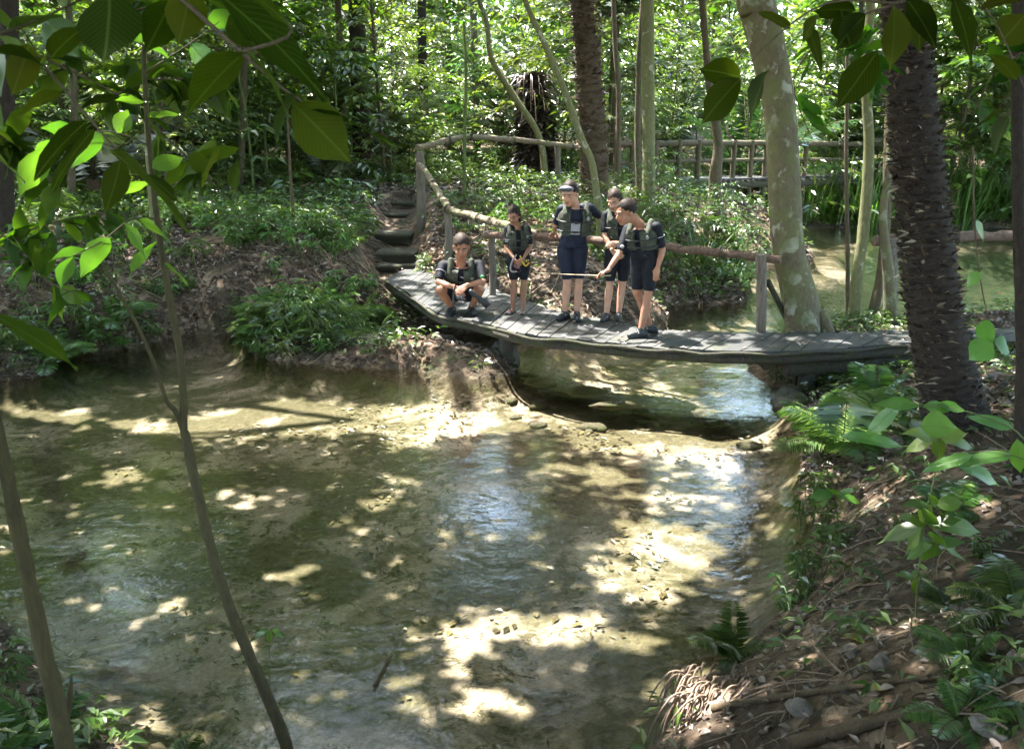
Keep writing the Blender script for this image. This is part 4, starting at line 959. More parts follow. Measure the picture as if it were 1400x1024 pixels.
for (x_, y_, z_, r_, s_) in [(3.2, 6.5, 2.6, .5, .55), (3.2, 6.5, 4.0, .5, .5), (3.6, 10.7, 2.6, .6, .5), (3.4, 10.7, 4.2, .6, .55), (.75, 11.05, 2.2, .45, .7), (1.4, 10.2, 1.9, .4, .7), (-.7, 11.4, 1.2, .4, .6), (.1, 11.4, 1.7, .3, .6), (1.75, 3.75, 1.6, .5, .3), (1.8, 3.7, 2.0, .4, .35), (4.4, 11.3, 3, .8, .5), (-2, 3.1, 3.2, 1.2, .3), (1.8, 18.5, 3, 1, .6), (2.4, 7.4, .6, .7, .6)]:
    LIT.append((x_ - sx * z_, y_ - sy * z_, r_, r_, s_))
def litmap(gx_, gy_):
    v = np.full(gx_.shape, .055); v[(np.abs(gx_) > 7.5) | (gy_ < 2.0)] = .05
    far = np.clip((gy_ - 16.5) / 3.5, 0, 1); v = np.maximum(v, far * (.88 + .4 * (vnoise(gx_, gy_, 3.2, 21) - .35)))
    left = np.clip((-3.0 - gx_) / 2, 0, 1) * np.clip((gy_ - 12.0) / 2.5, 0, 1); v = np.maximum(v, left * .6); v = np.maximum(v, .16 * np.clip((gy_ - 11.8) / .8, 0, 1))
    for cx, cy, rx, ry, s in LIT:
        d = ((gx_ - cx) / rx) ** 2 + ((gy_ - cy) / ry) ** 2
        v = np.maximum(v, s * np.clip(1.25 - d * .75, 0, 1))
    return v
def gapnoise(gx_, gy_):
    big = np.clip((gy_ - 15) / 6, 0, 1)
    fine = .5 * vnoise(gx_, gy_, .24, 31) + .5 * vnoise(gx_, gy_, .7, 32)
    crs = .55 * vnoise(gx_, gy_, .6, 33) + .45 * vnoise(gx_, gy_, 1.6, 34)
    v = fine * (1 - big) + crs * big
    return np.clip((v - .5) * 1.75 + .5, 0, 1)
# reflections of open sky in the water: line from the mirrored eye through these places
SKY = []
for (cx, cy, rx, ry) in [(125, 805, 55, 60), (1040, 528, 60, 28), (940, 678, 60, 32), (690, 700, 12, 30), (415, 700, 22, 40), (400, 950, 22, 30), (840, 740, 40, 20), (20, 880, 18, 30), (355, 795, 14, 30), (640, 680, 20, 20), (1000, 700, 30, 40), (260, 560, 120, 16)]:
    c = P(cx, cy, z=0); d = (c - Vector((0, 0, -CAMH))).normalized(); SKY.append((np.array(c), np.array(d), rx / F, ry / F * 1.0))
rq = random.Random(99)
for i in range(26):
    c = P(rq.uniform(60, 1040), rq.uniform(600, 1000), z=0); d = (c - Vector((0, 0, -CAMH))).normalized(); SKY.append((np.array(c), np.array(d), rq.uniform(8, 22) / F, rq.uniform(10, 30) / F))
cells = []
for (x0, x1, y0, y1, c, holes) in [(-9, 9, 1.5, 19, .10, None), (-26, 30, -24, 52, .30, (-9, 9, 1.5, 19))]:
    X3, Y3 = np.meshgrid(np.arange(x0, x1, c), np.arange(y0, y1, c)); X3 = X3.ravel(); Y3 = Y3.ravel()
    for layer in range(2):
        a = X3 + NR.uniform(-.5, .5, len(X3)) * c; b = Y3 + NR.uniform(-.5, .5, len(X3)) * c
        if holes:
            k = ~((a > holes[0]) & (a < holes[1]) & (b > holes[2]) & (b < holes[3])); a = a[k]; b = b[k]
        if layer and c > .2: k = b < 8; a = a[k]; b = b[k]  # outer second layer added out of view near the viewer, dims frontal sky light
        k = gapnoise(a, b) > litmap(a, b); a = a[k]; b = b[k]
        h = (6.3 if c < .2 else 7.5) + (4.0 if c < .2 else 6.5) * np.clip(vnoise(a + b * .3, b, 2.6, 40 + layer) * 1.3 - .15, 0, 1) + NR.uniform(-.7, .7, len(a)) + layer * 1.2
        cells.append(np.stack([a + sx * h, b + sy * h, h, np.full(len(a), c)], -1))
C = np.concatenate(cells)
for c0, d0, rx, ry in SKY:
    t = ((C[:, :3] - c0) @ d0); w = C[:, :3] - (c0 + np.outer(t, d0)); dist = t + np.linalg.norm(c0 - np.array([0, 0, -CAMH]))
    C = C[~((np.linalg.norm(w, axis=1) < dist * (rx + ry) * .34) & (t > 0))]
# keep the view free: nothing of the canopy hangs into the picture close by
pa, pb, pd = proj(C[:, 0], C[:, 1], C[:, 2]); C = C[~((pd > 0) & (pb > -60) & (pa > -100) & (pa < 1500) & (pd < 20))]
n2 = 17000; sky_screen = np.stack([NR.uniform(-23, 25, n2), NR.uniform(16, 36, n2), NR.uniform(0, 1, n2) ** .8 * 13 + 7.0, np.full(n2, .27)], -1)  # leaf screen added above the view, keeps open sky out of the water's reflections
sky_screen = sky_screen[(vnoise(sky_screen[:, 0], sky_screen[:, 2], 1.7, 51) > .26) & (sky_screen[:, 2] > 4.6 + sky_screen[:, 1] * .135)]
for c0, d0, rx, ry in SKY:
    t = ((sky_screen[:, :3] - c0) @ d0); w = sky_screen[:, :3] - (c0 + np.outer(t, d0)); dist = t + np.linalg.norm(c0 - np.array([0, 0, -CAMH]))
    sky_screen = sky_screen[~((np.linalg.norm(w, axis=1) < dist * (rx + ry) * .55) & (t > 0))]
nc_ = len(C); C = np.concatenate([C, sky_screen])  # the added screen leaves are handed to the nearest trees
n = len(C); S_ = np.array(SUN)
d = NR.normal(0, 1, (n, 3)); d[:, 2] *= .35; up = S_ + NR.normal(0, .32, (n, 3)); v_ = np.array([0, -1, .1]) + NR.normal(0, .3, (n - nc_, 3)); v_ -= (v_ @ S_)[:, None] * S_; up[nc_:] = v_; d[nc_:] = np.cross(v_, S_) * NR.normal(0, .5, (n - nc_, 1)) - S_  # screen leaves hang edge-on to the sun, so they cast little shadow
cg = C[:, :2] - C[:, 2:3] * np.array([[sx, sy]]); size = C[:, 3] * NR.uniform(1.7, 2.3, n) * np.where(litmap(cg[:, 0], cg[:, 1]) < .08, 1.3, 1.0)
tops = np.array([[t.x, t.y] for _, t in TREES])
more = [(-6, 3), (4.5, 1), (-3, -6), (7.5, 4), (-14, 20), (20, 26), (-11, 8), (10, -4)]
more_lab = ['left of the pool near the viewer', 'close behind the near right bank', 'directly behind the viewer', 'at the right bank beyond the ferns', 'at the far left of the clearing', 'on the far bank at the right', 'on the left slope outside the clearing', 'far behind the viewer to the right']
unused = [(-6, 3), (-9, -3), (4.5, 1), (7.5, 4), (-3, -6), (3, -7), (-11, 8), (12, 8), (14, 18), (-14, 20), (10, -4), (-16, 0), (18, 0), (20, 26), (24, 10), (-20, 34), (6, 38), (18, 40), (-6, 36), (-20, 12)]
for i, (mx, my) in enumerate(more):
    z0 = hz(mx, my); z0 = z0 if z0 > .1 else max(z0, -.9)
    if z0 < .1: continue
    a, b, dd = proj(mx, my, z0)
    tree("shade_tree", "tall straight shade tree " + more_lab[i], (mx, my, z0), [(mx, my, z0 - .2), (mx + .2, my, 4), (mx, my + .2, 8), (mx + .3, my + .3, 11)], [.24, .2, .15, .08], M['bark_brown'], group=None, seed=i)
tops = np.array([[t.x, t.y] for _, t in TREES])
own = np.argmin(((C[:, None, :2] - tops[None]) ** 2).sum(-1) * NR.uniform(.9, 1.1, (1, len(tops))), 1)
for i, (root, top) in enumerate(TREES):
    k = own == i
    if k.sum() < 5: continue
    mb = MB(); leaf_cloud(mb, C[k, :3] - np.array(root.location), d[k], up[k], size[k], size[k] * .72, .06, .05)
    mb.build("crown", M['leaf_canopy'], root, smooth=False)  # canopy leaves together with the added reflection screen
    pts = C[k, :3]; sel = pts[NR.integers(0, len(pts), min(16, len(pts)))]; mb = MB(); t = top - root.location
    for q in sel:
        e = Vector(q) - root.location
        if (e - t).length > 12: continue
        a, b, dd = proj(*(((e + t) / 2) + root.location)); a2, b2, dd2 = proj(*q)
        if (dd < 15 and b > -100) or (dd2 < 15 and b2 > -100) or abs(e.x + root.location.x) < 9 and e.y + root.location.y < 18: continue
        tube(mb, [t, (t + e) / 2 + Vector((0, 0, .8)), e], [.07, .05, .015], 5, 4, .1)
    if mb.n: mb.build("limbs", M['bark_brown'], root)
print("canopy leaves", n, "trees", len(TREES), "bg", len(spots))
# ------------------------------------------------------------------ people
def capsule(mb, a, ra, b, rb, n=14):
    a = Vector(a); b = Vector(b); d = (b - a); L = d.length
    if L < 1e-6: return
    d /= L; pts = []; rr = []
    for k in range(4):
        t = math.radians(90 - k * 30); pts.append(a - d * ra * math.sin(t)); rr.append(max(ra * math.cos(t), 1e-4))
    for k in range(4):
        t = math.radians(k * 30); pts.append(b + d * rb * math.sin(t)); rr.append(max(rb * math.cos(t), 1e-4))
    tube(mb, pts, rr, n, 1, cap=True)
def limb(mb, pts, rs):
    for i in range(len(pts) - 1): capsule(mb, pts[i], rs[i], pts[i + 1], rs[i + 1])
def remesh(mb, vox, sm=2):
    me_ = mb.mesh("tmp"); o = bpy.data.objects.new("tmp", me_); CO.link(o)
    md = o.modifiers.new("r", 'REMESH'); md.mode = 'VOXEL'; md.voxel_size = vox; md.use_smooth_shade = True
    if sm: s = o.modifiers.new("s", 'SMOOTH'); s.iterations = sm; s.factor = .5
    dg = bpy.context.evaluated_depsgraph_get(); ev = o.evaluated_get(dg); out = bpy.data.meshes.new_from_object(ev)
    bpy.data.objects.remove(o); bpy.data.meshes.remove(me_)
    for p in out.polygons: p.use_smooth = True
    out.materials.clear(); return out

def skin_mat(name, c, red=.25):
    m, nt, out = mat(name); L = nt.links
    tc = N(nt, "ShaderNodeTexCoord"); n1 = noise(nt, tc.outputs['Object'], 14, 4)
    col = ramp(nt, n1, [(.35, [x * .88 for x in c]), (.65, [min(1, c[0] * 1.1), c[1] * 1.02, c[2] * .98])])
    b = N(nt, "ShaderNodeBsdfPrincipled", inp={'Roughness': .5, 'Subsurface Weight': .15, 'Subsurface Scale': .01}); L.new(col, b.inputs[0])
    L.new(b.outputs[0], out.inputs[0]); return m
SK1 = skin_mat('skin_tanned', (.38, .19, .12)); SK2 = skin_mat('skin_light', (.50, .29, .20)); SK3 = skin_mat('skin_brown', (.33, .17, .11))
SUIT = plain('wetsuit_black', (.010, .012, .018), .7, .2, .5, 11, 1.6); SUITB = plain('wetsuit_navy', (.011, .015, .034), .65, .25, .5, 11, 1.6)
VEST = plain('vest_olive', (.055, .062, .046), .8, .3, .5, 14, 1.4); STRAP = plain('strap_black', (.02, .02, .022), .5)
HAIRD = plain('hair_dark', (.016, .010, .007), .65, .25, .5, 60, .8); HAIRG = plain('hair_brown_grey', (.035, .024, .018), .65, .25, .5, 60, .8)
SHOE = plain('shoe_black', (.018, .022, .026), .5, .5, .3); WHITE = plain('print_white', (.36, .36, .39), .6); GREEN = plain('print_green', (.08, .32, .12), .6)
SILVER = plain('mask_silver', (.10, .10, .14), .3, .6); GLASSM = plain('mask_lens', (.04, .05, .06), .08, .9, .1, 10, 0)
LIP = plain('lips', (.30, .10, .075), .5); EYE = plain('eye_white', (.26, .23, .2), .5); IRIS = plain('iris', (.02, .012, .01), .2); BROW = plain('eyebrow', (.025, .016, .012), .8)
YEL = plain('yellow_rubber', (.42, .30, .03), .5); RED = plain('red_strap', (.16, .03, .035), .5); PINK = plain('tube_pale', (.30, .25, .27), .5)

def frame_from(fwd, up=(0, 0, 1)):
    f = Vector(fwd).normalized(); u = Vector(up); u = (u - f * u.dot(f)).normalized(); r = f.cross(u)   # f = face direction, r = person's ... side
    return Matrix((( -r.x, -f.x, u.x), (-r.y, -f.y, u.y), (-r.z, -f.z, u.z)))     # local x side, local -y face, local z up

def hand(mb, wrist, d, palm, k=1.0, curl=.5, thumb_side=1, spread=.12):
    """palm of four bones, five separate fingers; d = pointing direction, palm = where the palm faces"""
    w = Vector(wrist); d = Vector(d).normalized(); n = Vector(palm); n = (n - d * n.dot(d)).normalized(); s = d.cross(n) * thumb_side
    capsule(mb, w - d * .02 * k, .024 * k, w + d * .015 * k, .025 * k, 10)
    for i, (off, pl, fl) in enumerate([(.030, .088, .070), (.010, .092, .080), (-.010, .088, .074), (-.028, .080, .058)]):
        kn = w + d * pl * k + s * off * k * 1.05
        capsule(mb, w + d * .01 * k + s * off * .7 * k, .0165 * k, kn, .0125 * k, 9)
        dd = (d + s * spread * (off / .03)).normalized(); p = kn; rr_ = .0095 * k
        for j, seg in enumerate((.45, .32, .23)):
            ang = curl * (.55 if j == 0 else .75); dd = (dd * math.cos(ang) + n * math.sin(ang)).normalized()
            n = (n - dd * n.dot(dd)).normalized() if False else n
            q = p + dd * fl * seg * k; capsule(mb, p, rr_, q, rr_ * .93, 8); p = q; rr_ *= .93
    b = w + d * .028 * k + s * .022 * k; t1 = b + (d * .6 + s * .8 + n * .25).normalized() * .036 * k; t2 = t1 + (d * .85 + s * .3 + n * .35).normalized() * .028 * k; t3 = t2 + (d * .9 + n * .4).normalized() * .022 * k
    capsule(mb, b, .015 * k, t1, .012 * k, 8); capsule(mb, t1, .012 * k, t2, .0105 * k, 8); capsule(mb, t2, .0105 * k, t3, .009 * k, 8)

def person(label, Y, J, k=1.0, skin=SK1, suit=SUIT, hair=HAIRD, hairstyle='short', face=(0, -1, -.4), female=False, vest=True, shirt_front=False, feet_dir=((-.3, -1, 0), (.2, -1, 0)), hands=None, mask=False, squat=False, stripe=False, logo=None, sandals=False, shin=True, body_dir=None):
    W_ = {n: P(a, b, y=Y + dy) for n, (a, b, dy) in J.items()}
    org = (W_['ankL'] + W_['ankR']) / 2; org.z = .6
    root = empty("person", org, label=label, cat="person"); J = {n: v - org for n, v in W_.items()}
    J['ankL'].z = J['ankR'].z = .085 * k
    bm_ = MB(); J['head'] = J['head'] + (J['neck'] - J['head']) * .12; hd = J['head']; nk = J['neck']; pel = J['pelvis']; shL, shR = J['shL'], J['shR']
    fd = Vector(face).normalized(); HM = frame_from(fd); hs = k * (1.2 if not female else 1.17)
    H = lambda x, y, z: hd + HM @ Vector((x * hs, y * hs, z * hs))
    # head
    ico(bm_, H(0, .012, .035), (.076 * hs, .094 * hs, .085 * hs), 3, HM); ico(bm_, H(0, -.022, -.035), (.060 * hs, .068 * hs, .075 * hs), 3, HM)
    ico(bm_, H(0, -.052, -.082), (.036 * hs, .034 * hs, .030 * hs), 2, HM); ico(bm_, H(0, -.078, .022), (.046 * hs, .016 * hs, .011 * hs), 2, HM)
    for sx_ in (-1, 1):
        ico(bm_, H(sx_ * .076, .012, -.012), (.010 * hs, .019 * hs, .030 * hs), 2, HM); ico(bm_, H(sx_ * .036, -.062, -.026), (.022 * hs, .022 * hs, .02 * hs), 2, HM)
    capsule(bm_, H(0, -.082, .012), .009 * hs, H(0, -.107, -.030), .013 * hs, 9); ico(bm_, H(.0, -.096, -.036), (.018 * hs, .012 * hs, .009 * hs), 2, HM)
    capsule(bm_, H(0, .025, -.05), .055 * hs, nk + Vector((0, .0, .0)), .060 * k, 14)
    # torso
    lat = (shL - shR).normalized(); tc_ = (shL + shR) / 2; tw = (shL - shR).length; sp = (tc_ - pel); up_ = sp.normalized(); fw = lat.cross(up_).normalized()
    if fw.y > 0 and body_dir is None: fw = -fw
    if body_dir is not None and fw.dot(Vector(body_dir)) < 0: fw = -fw
    hipw = (.095 if not female else .10) * k; bend = J.get('chest', (pel * .45 + tc_ * .55) - fw * .03 * k) if not isinstance(J.get('chest'), type(None)) else (pel * .45 + tc_ * .55) - fw * .02 * k
    def spine(t):
        a = pel.lerp(bend, t); b = bend.lerp(tc_, t); return a.lerp(b, t)
    prof = [(-.10, .135, .095), (0, .158 if not female else .165, .112), (.18, .148, .108), (.38, .132 if female else .142, .10), (.6, .152, .112), (.8, .165, .118), (.95, .150, .10), (1.04, .10, .075), (1.12, .06, .058)]
    def ring(t, wx, wy, off=0.0, ang=None, n=20):
        c = spine(max(0, min(1, t))); u = (spine(min(1, t + .05)) - spine(max(0, t - .05))).normalized()
        if t < 0: c = c + u * t * sp.length
        if t > 1: c = c + u * (t - 1) * sp.length
        f = (fw - u * fw.dot(u)).normalized(); l = u.cross(f); l = l if l.dot(lat) > 0 else -l
        A_ = ang if ang is not None else [2 * math.pi * j / n for j in range(n)]
        o = []
        for a in A_:
            ca, sa = math.cos(a), math.sin(a); e = .8
            o.append(c + f * (abs(ca) ** e * math.copysign(1, ca)) * (wy * k + off) + l * (abs(sa) ** e * math.copysign(1, sa)) * (wx * k + off))
        return o
    def loft(mb, prof_, off, n=20):
        rs = [ring(t, a, b, off) for t, a, b in prof_]; V = np.array([[tuple(v) for v in r] for r in rs]); m_, n = V.shape[:2]; ix = np.arange(m_ * n).reshape(m_, n)
        Fq = np.stack([ix[:-1], np.roll(ix[:-1], -1, 1), np.roll(ix[1:], -1, 1), ix[1:]], -1).reshape(-1, 4); mb.add(V.reshape(-1, 3), Fq)
        for r in (0, m_ - 1):
            VV = np.vstack([V[r], V[r].mean(0)[None]]); j = np.arange(n); T = np.stack([j, (j + 1) % n, np.full(n, n)], -1)
            mb.add(VV, T if r else T[:, ::-1])
    loft(bm_, prof, -.004); capsule(bm_, tc_, .06 * k, nk, .052 * k)
    hips = {}
    for s, sg in (('L', 1), ('R', -1)):
        hip = J.get('hip' + s, pel + lat * sg * hipw * .95 - up_ * .02 * k * (0 if squat else 1)); hips[s] = hip
        sh = J['sh' + s]; limb(bm_, [tc_ * .5 + sh * .5, sh, J['el' + s]], [.050 * k, .048 * k, .036 * k]); limb(bm_, [J['el' + s], J['el' + s].lerp(J['wr' + s], .3), J['wr' + s]], [.037 * k, .038 * k, .024 * k])
        kn = J['kn' + s]; an = J['ank' + s]
        limb(bm_, [hip, hip.lerp(kn, .4), kn], [.088 * k, .078 * k, .052 * k]); cf = kn.lerp(an, .35) - (fw * .012 * k)
        limb(bm_, [kn, cf, an], [.050 * k, .054 * k, .034 * k]); 
        fdv = Vector(feet_dir[0 if s == 'L' else 1]).normalized()
        limb(bm_, [an + Vector((0, 0, -.045 * k)), an + fdv * .15 * k + Vector((0, 0, -.055 * k))], [.032 * k, .024 * k])
        hn = (hands or {}).get(s, {})
        hand(bm_, J['wr' + s], hn.get('d', (J['wr' + s] - J['el' + s])), hn.get('palm', lat * -sg), k, hn.get('curl', .45), hn.get('ts', 1 if s == 'L' else -1))
    body = link("body", remesh(bm_, .0075, 2), skin, root)
    # face details
    def part(nm, mats, fn, vox=None):
        m_ = MB(); fn(m_)
        if not m_.n: return None
        if vox: return link(nm, remesh(m_, vox, 1), mats, root)
        return m_.build(nm, mats, root)
    for sx_ in (-1, 1):
        e = part("eye", EYE, lambda m_: ico(m_, H(sx_ * .030, -.080, .002), (.012 * hs, .008 * hs, .0055 * hs), 2, HM))
        m_ = MB(); ico(m_, H(sx_ * .030, -.087, .001), (.0055 * hs, .003 * hs, .005 * hs), 1, HM); o2 = m_.build("iris", IRIS, e)
        part("eyebrow", BROW, lambda m_: capsule(m_, H(sx_ * .014, -.093, .024), .004 * hs, H(sx_ * .048, -.079, .026), .0035 * hs, 6))
    part("lips", LIP, lambda m_: (ico(m_, H(0, -.090, -.060), (.022 * hs, .007 * hs, .0045 * hs), 2, HM), ico(m_, H(0, -.088, -.068), (.018 * hs, .007 * hs, .005 * hs), 2, HM)))
    def hairf(m_):
        ico(m_, H(0, .020, .044), (.082 * hs, .098 * hs, .088 * hs), 4, HM, .05, 3)
        if hairstyle != 'short':
            ico(m_, H(0, .06, -.02), (.074 * hs, .058 * hs, .085 * hs), 3, HM, .06, 4)
            for sx_ in (-1, 1): capsule(m_, H(sx_ * .070, .015, .02), .022 * hs, H(sx_ * .068, .03, -.085), .018 * hs)
        if hairstyle == 'pony': capsule(m_, H(0, .10, .03), .035 * hs, H(.01, .12, -.14), .02 * hs)
    mb_h = MB(); hairf(mb_h); me_h = mb_h.mesh("hair")
    bmh = bmesh.new(); bmh.from_mesh(me_h); inv = HM.inverted()
    dele = []
    for f in bmh.faces:
        q = inv @ (f.calc_center_median() - hd) / hs
        hl = .058 if hairstyle == 'short' else .066
        facearea = q.y < -.030 and q.z < hl + abs(q.x) * -.25 + .012 * math.sin(q.x * 170)
        side = hairstyle == 'short' and q.z < -.005 - max(0, q.y) * .6
        side2 = hairstyle == 'short' and abs(q.x) > .05 and q.z < .03 and q.y < -.005
        if facearea or side or side2: dele.append(f)
    bmesh.ops.delete(bmh, geom=dele, context='FACES'); bmh.to_mesh(me_h); bmh.free()
    me_h.update(); link("hair", me_h, hair, root)
    # clothes
    def shirt(m_):
        loft(m_, [p for p in prof if p[0] > -.05][:8], .010)
        for s in 'LR':
            sh = J['sh' + s]; el = J['el' + s]; limb(m_, [tc_ * .5 + sh * .5, sh, sh.lerp(el, .78)], [.060 * k, .058 * k, .050 * k])
    sh_o = part("wetsuit_top", suit, shirt, .011)
    def shorts(m_):
        loft(m_, [(-.09, .13, .1), (0, .158 if not female else .165, .112), (.2, .150, .108)], .012)
        for s in 'LR':
            hip = hips[s]; kn = J['kn' + s]; e = hip.lerp(kn, .80 if not squat else .72); limb(m_, [hip, hip.lerp(kn, .4), e], [.100 * k, .092 * k, .072 * k])
            m_.n  # closed by the remesh
    part("wetsuit_shorts", suit, shorts, .011)
    if vest:
        vt = [.30, .45, .6, .75, .9, 1.0]; w_ = [(.136, .105), (.140, .108), (.152, .115), (.164, .120), (.150, .108), (.115, .085)]
        def panel(a0, a1, o, t0=0, t1=6, n=9):
            m_ = MB(); rows = []
            for (t, (wx_, wy_)) in list(zip(vt, w_))[t0:t1]: rows.append([ring(t, wx_, wy_, oo, [a0 + (a1 - a0) * j / (n - 1) for j in range(n)]) for oo in (o, .022)])
            rr_ = len(rows); V = np.array([[[tuple(v) for v in r[q]] for q in (0, 1)] for r in rows]); ix = np.arange(rr_ * 2 * n).reshape(rr_, 2, n)
            f = [np.stack([ix[:-1, 0, :-1], ix[:-1, 0, 1:], ix[1:, 0, 1:], ix[1:, 0, :-1]], -1).reshape(-1, 4), np.stack([ix[:-1, 1, :-1], ix[1:, 1, :-1], ix[1:, 1, 1:], ix[:-1, 1, 1:]], -1).reshape(-1, 4)]
            for j in (0, n - 1): f.append(np.stack([ix[:-1, 0, j], ix[1:, 0, j], ix[1:, 1, j], ix[:-1, 1, j]], -1))
            for i in (0, rr_ - 1): f.append(np.stack([ix[i, 0, :-1], ix[i, 0, 1:], ix[i, 1, 1:], ix[i, 1, :-1]], -1))
            m_.add(V.reshape(-1, 3), np.concatenate(f)); return m_
        fo = .046 if not female else .040; gap = .30 if shirt_front else .13
        vo = panel(gap, 1.45, fo * k); b2 = panel(-1.45, -gap, fo * k); b3 = panel(1.8, 2 * math.pi - 1.8, .05 * k, n=13)
        for q in (b2, b3):
            for V, F3 in zip(q.V, q.F4 or q.F3): vo.add(V, F3 - 0)
        for s in (-1, 1):   # shoulder straps
            f0 = ring(.88, .150, .108, .022, [s * .70])[0]; bk = ring(.88, .150, .108, .02, [s * 2.4])[0]; tp_ = (f0 + bk) / 2 + up_ * .105 * k
            limb(vo, [f0, tp_, bk], [.042 * k, .036 * k, .042 * k])
        vest_o = vo.build("life_vest", VEST, root)
        for t in (.42, .68):
            m_ = MB(); pts = ring(t, .150, .115, .064 * k, [2 * math.pi * j / 24 for j in range(25)]); tube(m_, pts, .009 * k, 6, 1, cap=False); m_.build("belt", STRAP, vest_o)
            m_ = MB(); box(m_, ring(t, .150, .115, .075 * k, [0.0])[0], (.05 * k, .02 * k, .028 * k), bev=.005); m_.build("buckle", STRAP, vest_o)
        m_ = MB()                                     # pale badge on one front panel
        q = ring(.80, .164, .120, .067 * k, [.55 if lat.x > 0 else -.55])[0]
        ico(m_, q, (.022 * k, .006, .026 * k), 2, frame_from(fw)); m_.build("badge", plain('badge_grey', (.18, .2, .18), .6), vest_o)
    if shirt_front:
        m_ = MB(); V = []
        for t in (.34, .5, .66): V += ring(t, .146 + .006 * t, .112, .020, [-.26, -.09, .09, .26])
        fq = [(i * 4 + j, i * 4 + j + 1, i * 4 + j + 5, i * 4 + j + 4) for i in range(2) for j in range(3)]; m_.add(V, fq); m_.build("chest_print", WHITE, root)
    if logo:
        m_ = MB(); q = ring(.78, .165, .118, .016, [.05])[0]; ico(m_, q, (.030 * k, .005, .010 * k), 2, frame_from(fw) @ Matrix.Rotation(.4, 3, 'Y')); m_.build("chest_print", WHITE, root)
    if stripe:
        m_ = MB(); s = 'R' if shR.x < shL.x else 'L'; s = stripe
        sh = J['sh' + s]; el = J['el' + s]; c = sh.lerp(el, .42); d_ = (el - sh).normalized(); m_2 = d_.orthogonal().normalized()
        pts = [c + (m_2 * math.cos(a) + d_.cross(m_2) * math.sin(a)) * .0605 * k for a in np.linspace(0, 6.28, 21)]; tube(m_, pts, .0045 * k, 6, 1, cap=False); m_.build("sleeve_stripe", WHITE, root)
        s2 = 'L' if s == 'R' else 'R'; sh = J['sh' + s2]; el = J['el' + s2]; c = sh.lerp(el, .68)
        m_ = MB(); ico(m_, c + Vector((0, -.055 * k, 0)), (.026 * k, .01, .022 * k), 2); m_.build("sleeve_print", GREEN if logo else WHITE, root)
    # shoes
    for s in ('L', 'R'):
        an = J['ank' + s]; fdv = Vector(feet_dir[0 if s == 'L' else 1]).normalized(); m_ = MB(); sd = Vector((-fdv.y, fdv.x, 0))
        b0 = Vector((an.x, an.y, 0)) - fdv * .055 * k
        if sandals:
            V = []
            for z in (.0, .022): V += [b0 + fdv * t * .23 * k + sd * w * k + Vector((0, 0, z)) for t, w in ((0, .028), (.5, .03), (.8, .042), (1, .02), (1, -.02), (.8, -.042), (.5, -.03), (0, -.028))]
            f = [(0, 1, 2, 3), (0, 3, 4, 7), (4, 5, 6, 7)]; f = f + [tuple(8 + i for i in q[::-1]) for q in f] + [(i, (i + 1) % 8, 8 + (i + 1) % 8, 8 + i) for i in range(8)]
            m_.add(V, f); so_ = m_.build("sandal", SHOE, root)
            for t in (.35, .55, .72, .88):
                c = b0 + fdv * t * .23 * k; m2 = MB(); limb(m2, [c + sd * .038 * k + Vector((0, 0, .015)), c + Vector((0, 0, .07 - .03 * t)), c - sd * .038 * k + Vector((0, 0, .015))], [.007, .008, .007]); m2.build("strap", PINK if t != .55 else STRAP, so_)
        else:
            limb(m_, [b0 + Vector((0, 0, .045 * k)), b0 + fdv * .10 * k + Vector((0, 0, .045 * k)), b0 + fdv * .20 * k + Vector((0, 0, .032 * k))], [.043 * k, .043 * k, .031 * k])
            capsule(m_, an + Vector((0, 0, -.02)), .040 * k, an + Vector((0, 0, .012 * k)), .038 * k)
            box(m_, b0 + fdv * .08 * k + Vector((0, 0, .012)), (.075 * k, .26 * k, .022), Matrix.Rotation(math.atan2(fdv.y, fdv.x) - math.pi / 2, 3, 'Z'), bev=.008)
            so_ = link("water_shoe", remesh(m_, .010, 1), SHOE, root)
            m2 = MB(); c = an + fdv * .045 * k; limb(m2, [c + sd * .040 * k + Vector((0, 0, -.025 * k)), c + Vector((0, 0, .0)), c - sd * .040 * k + Vector((0, 0, -.025 * k))], [.006, .007, .006]); m2.build("lace", PINK, so_)
    if mask:
        o = empty("diving_mask", org + H(0, -.08, .085), label="silver diving mask pushed up on the tall man's forehead", cat="diving mask")
        HH = lambda x, y, z: H(x, y, z) - H(0, -.08, .085)
        m_ = MB(); ico(m_, HH(0, -.078, .078), (.078 * hs, .030 * hs, .030 * hs), 3, HM @ Matrix.Rotation(-.35, 3, 'X'), .03, 2); m_.build("frame", SILVER, o)
        m_ = MB(); ico(m_, HH(0, -.100, .084), (.060 * hs, .014 * hs, .019 * hs), 3, HM @ Matrix.Rotation(-.35, 3, 'X')); m_.build("lens", GLASSM, o)
        m_ = MB(); tube(m_, [HH(.084 * math.cos(a), .012 - .106 * math.sin(a) * -1, .072) for a in np.linspace(-.2, math.pi + .2, 14)], .008, 6, 1); m_.build("strap", STRAP, o)
    return root, {n: v + org for n, v in J.items()}, (H, org)

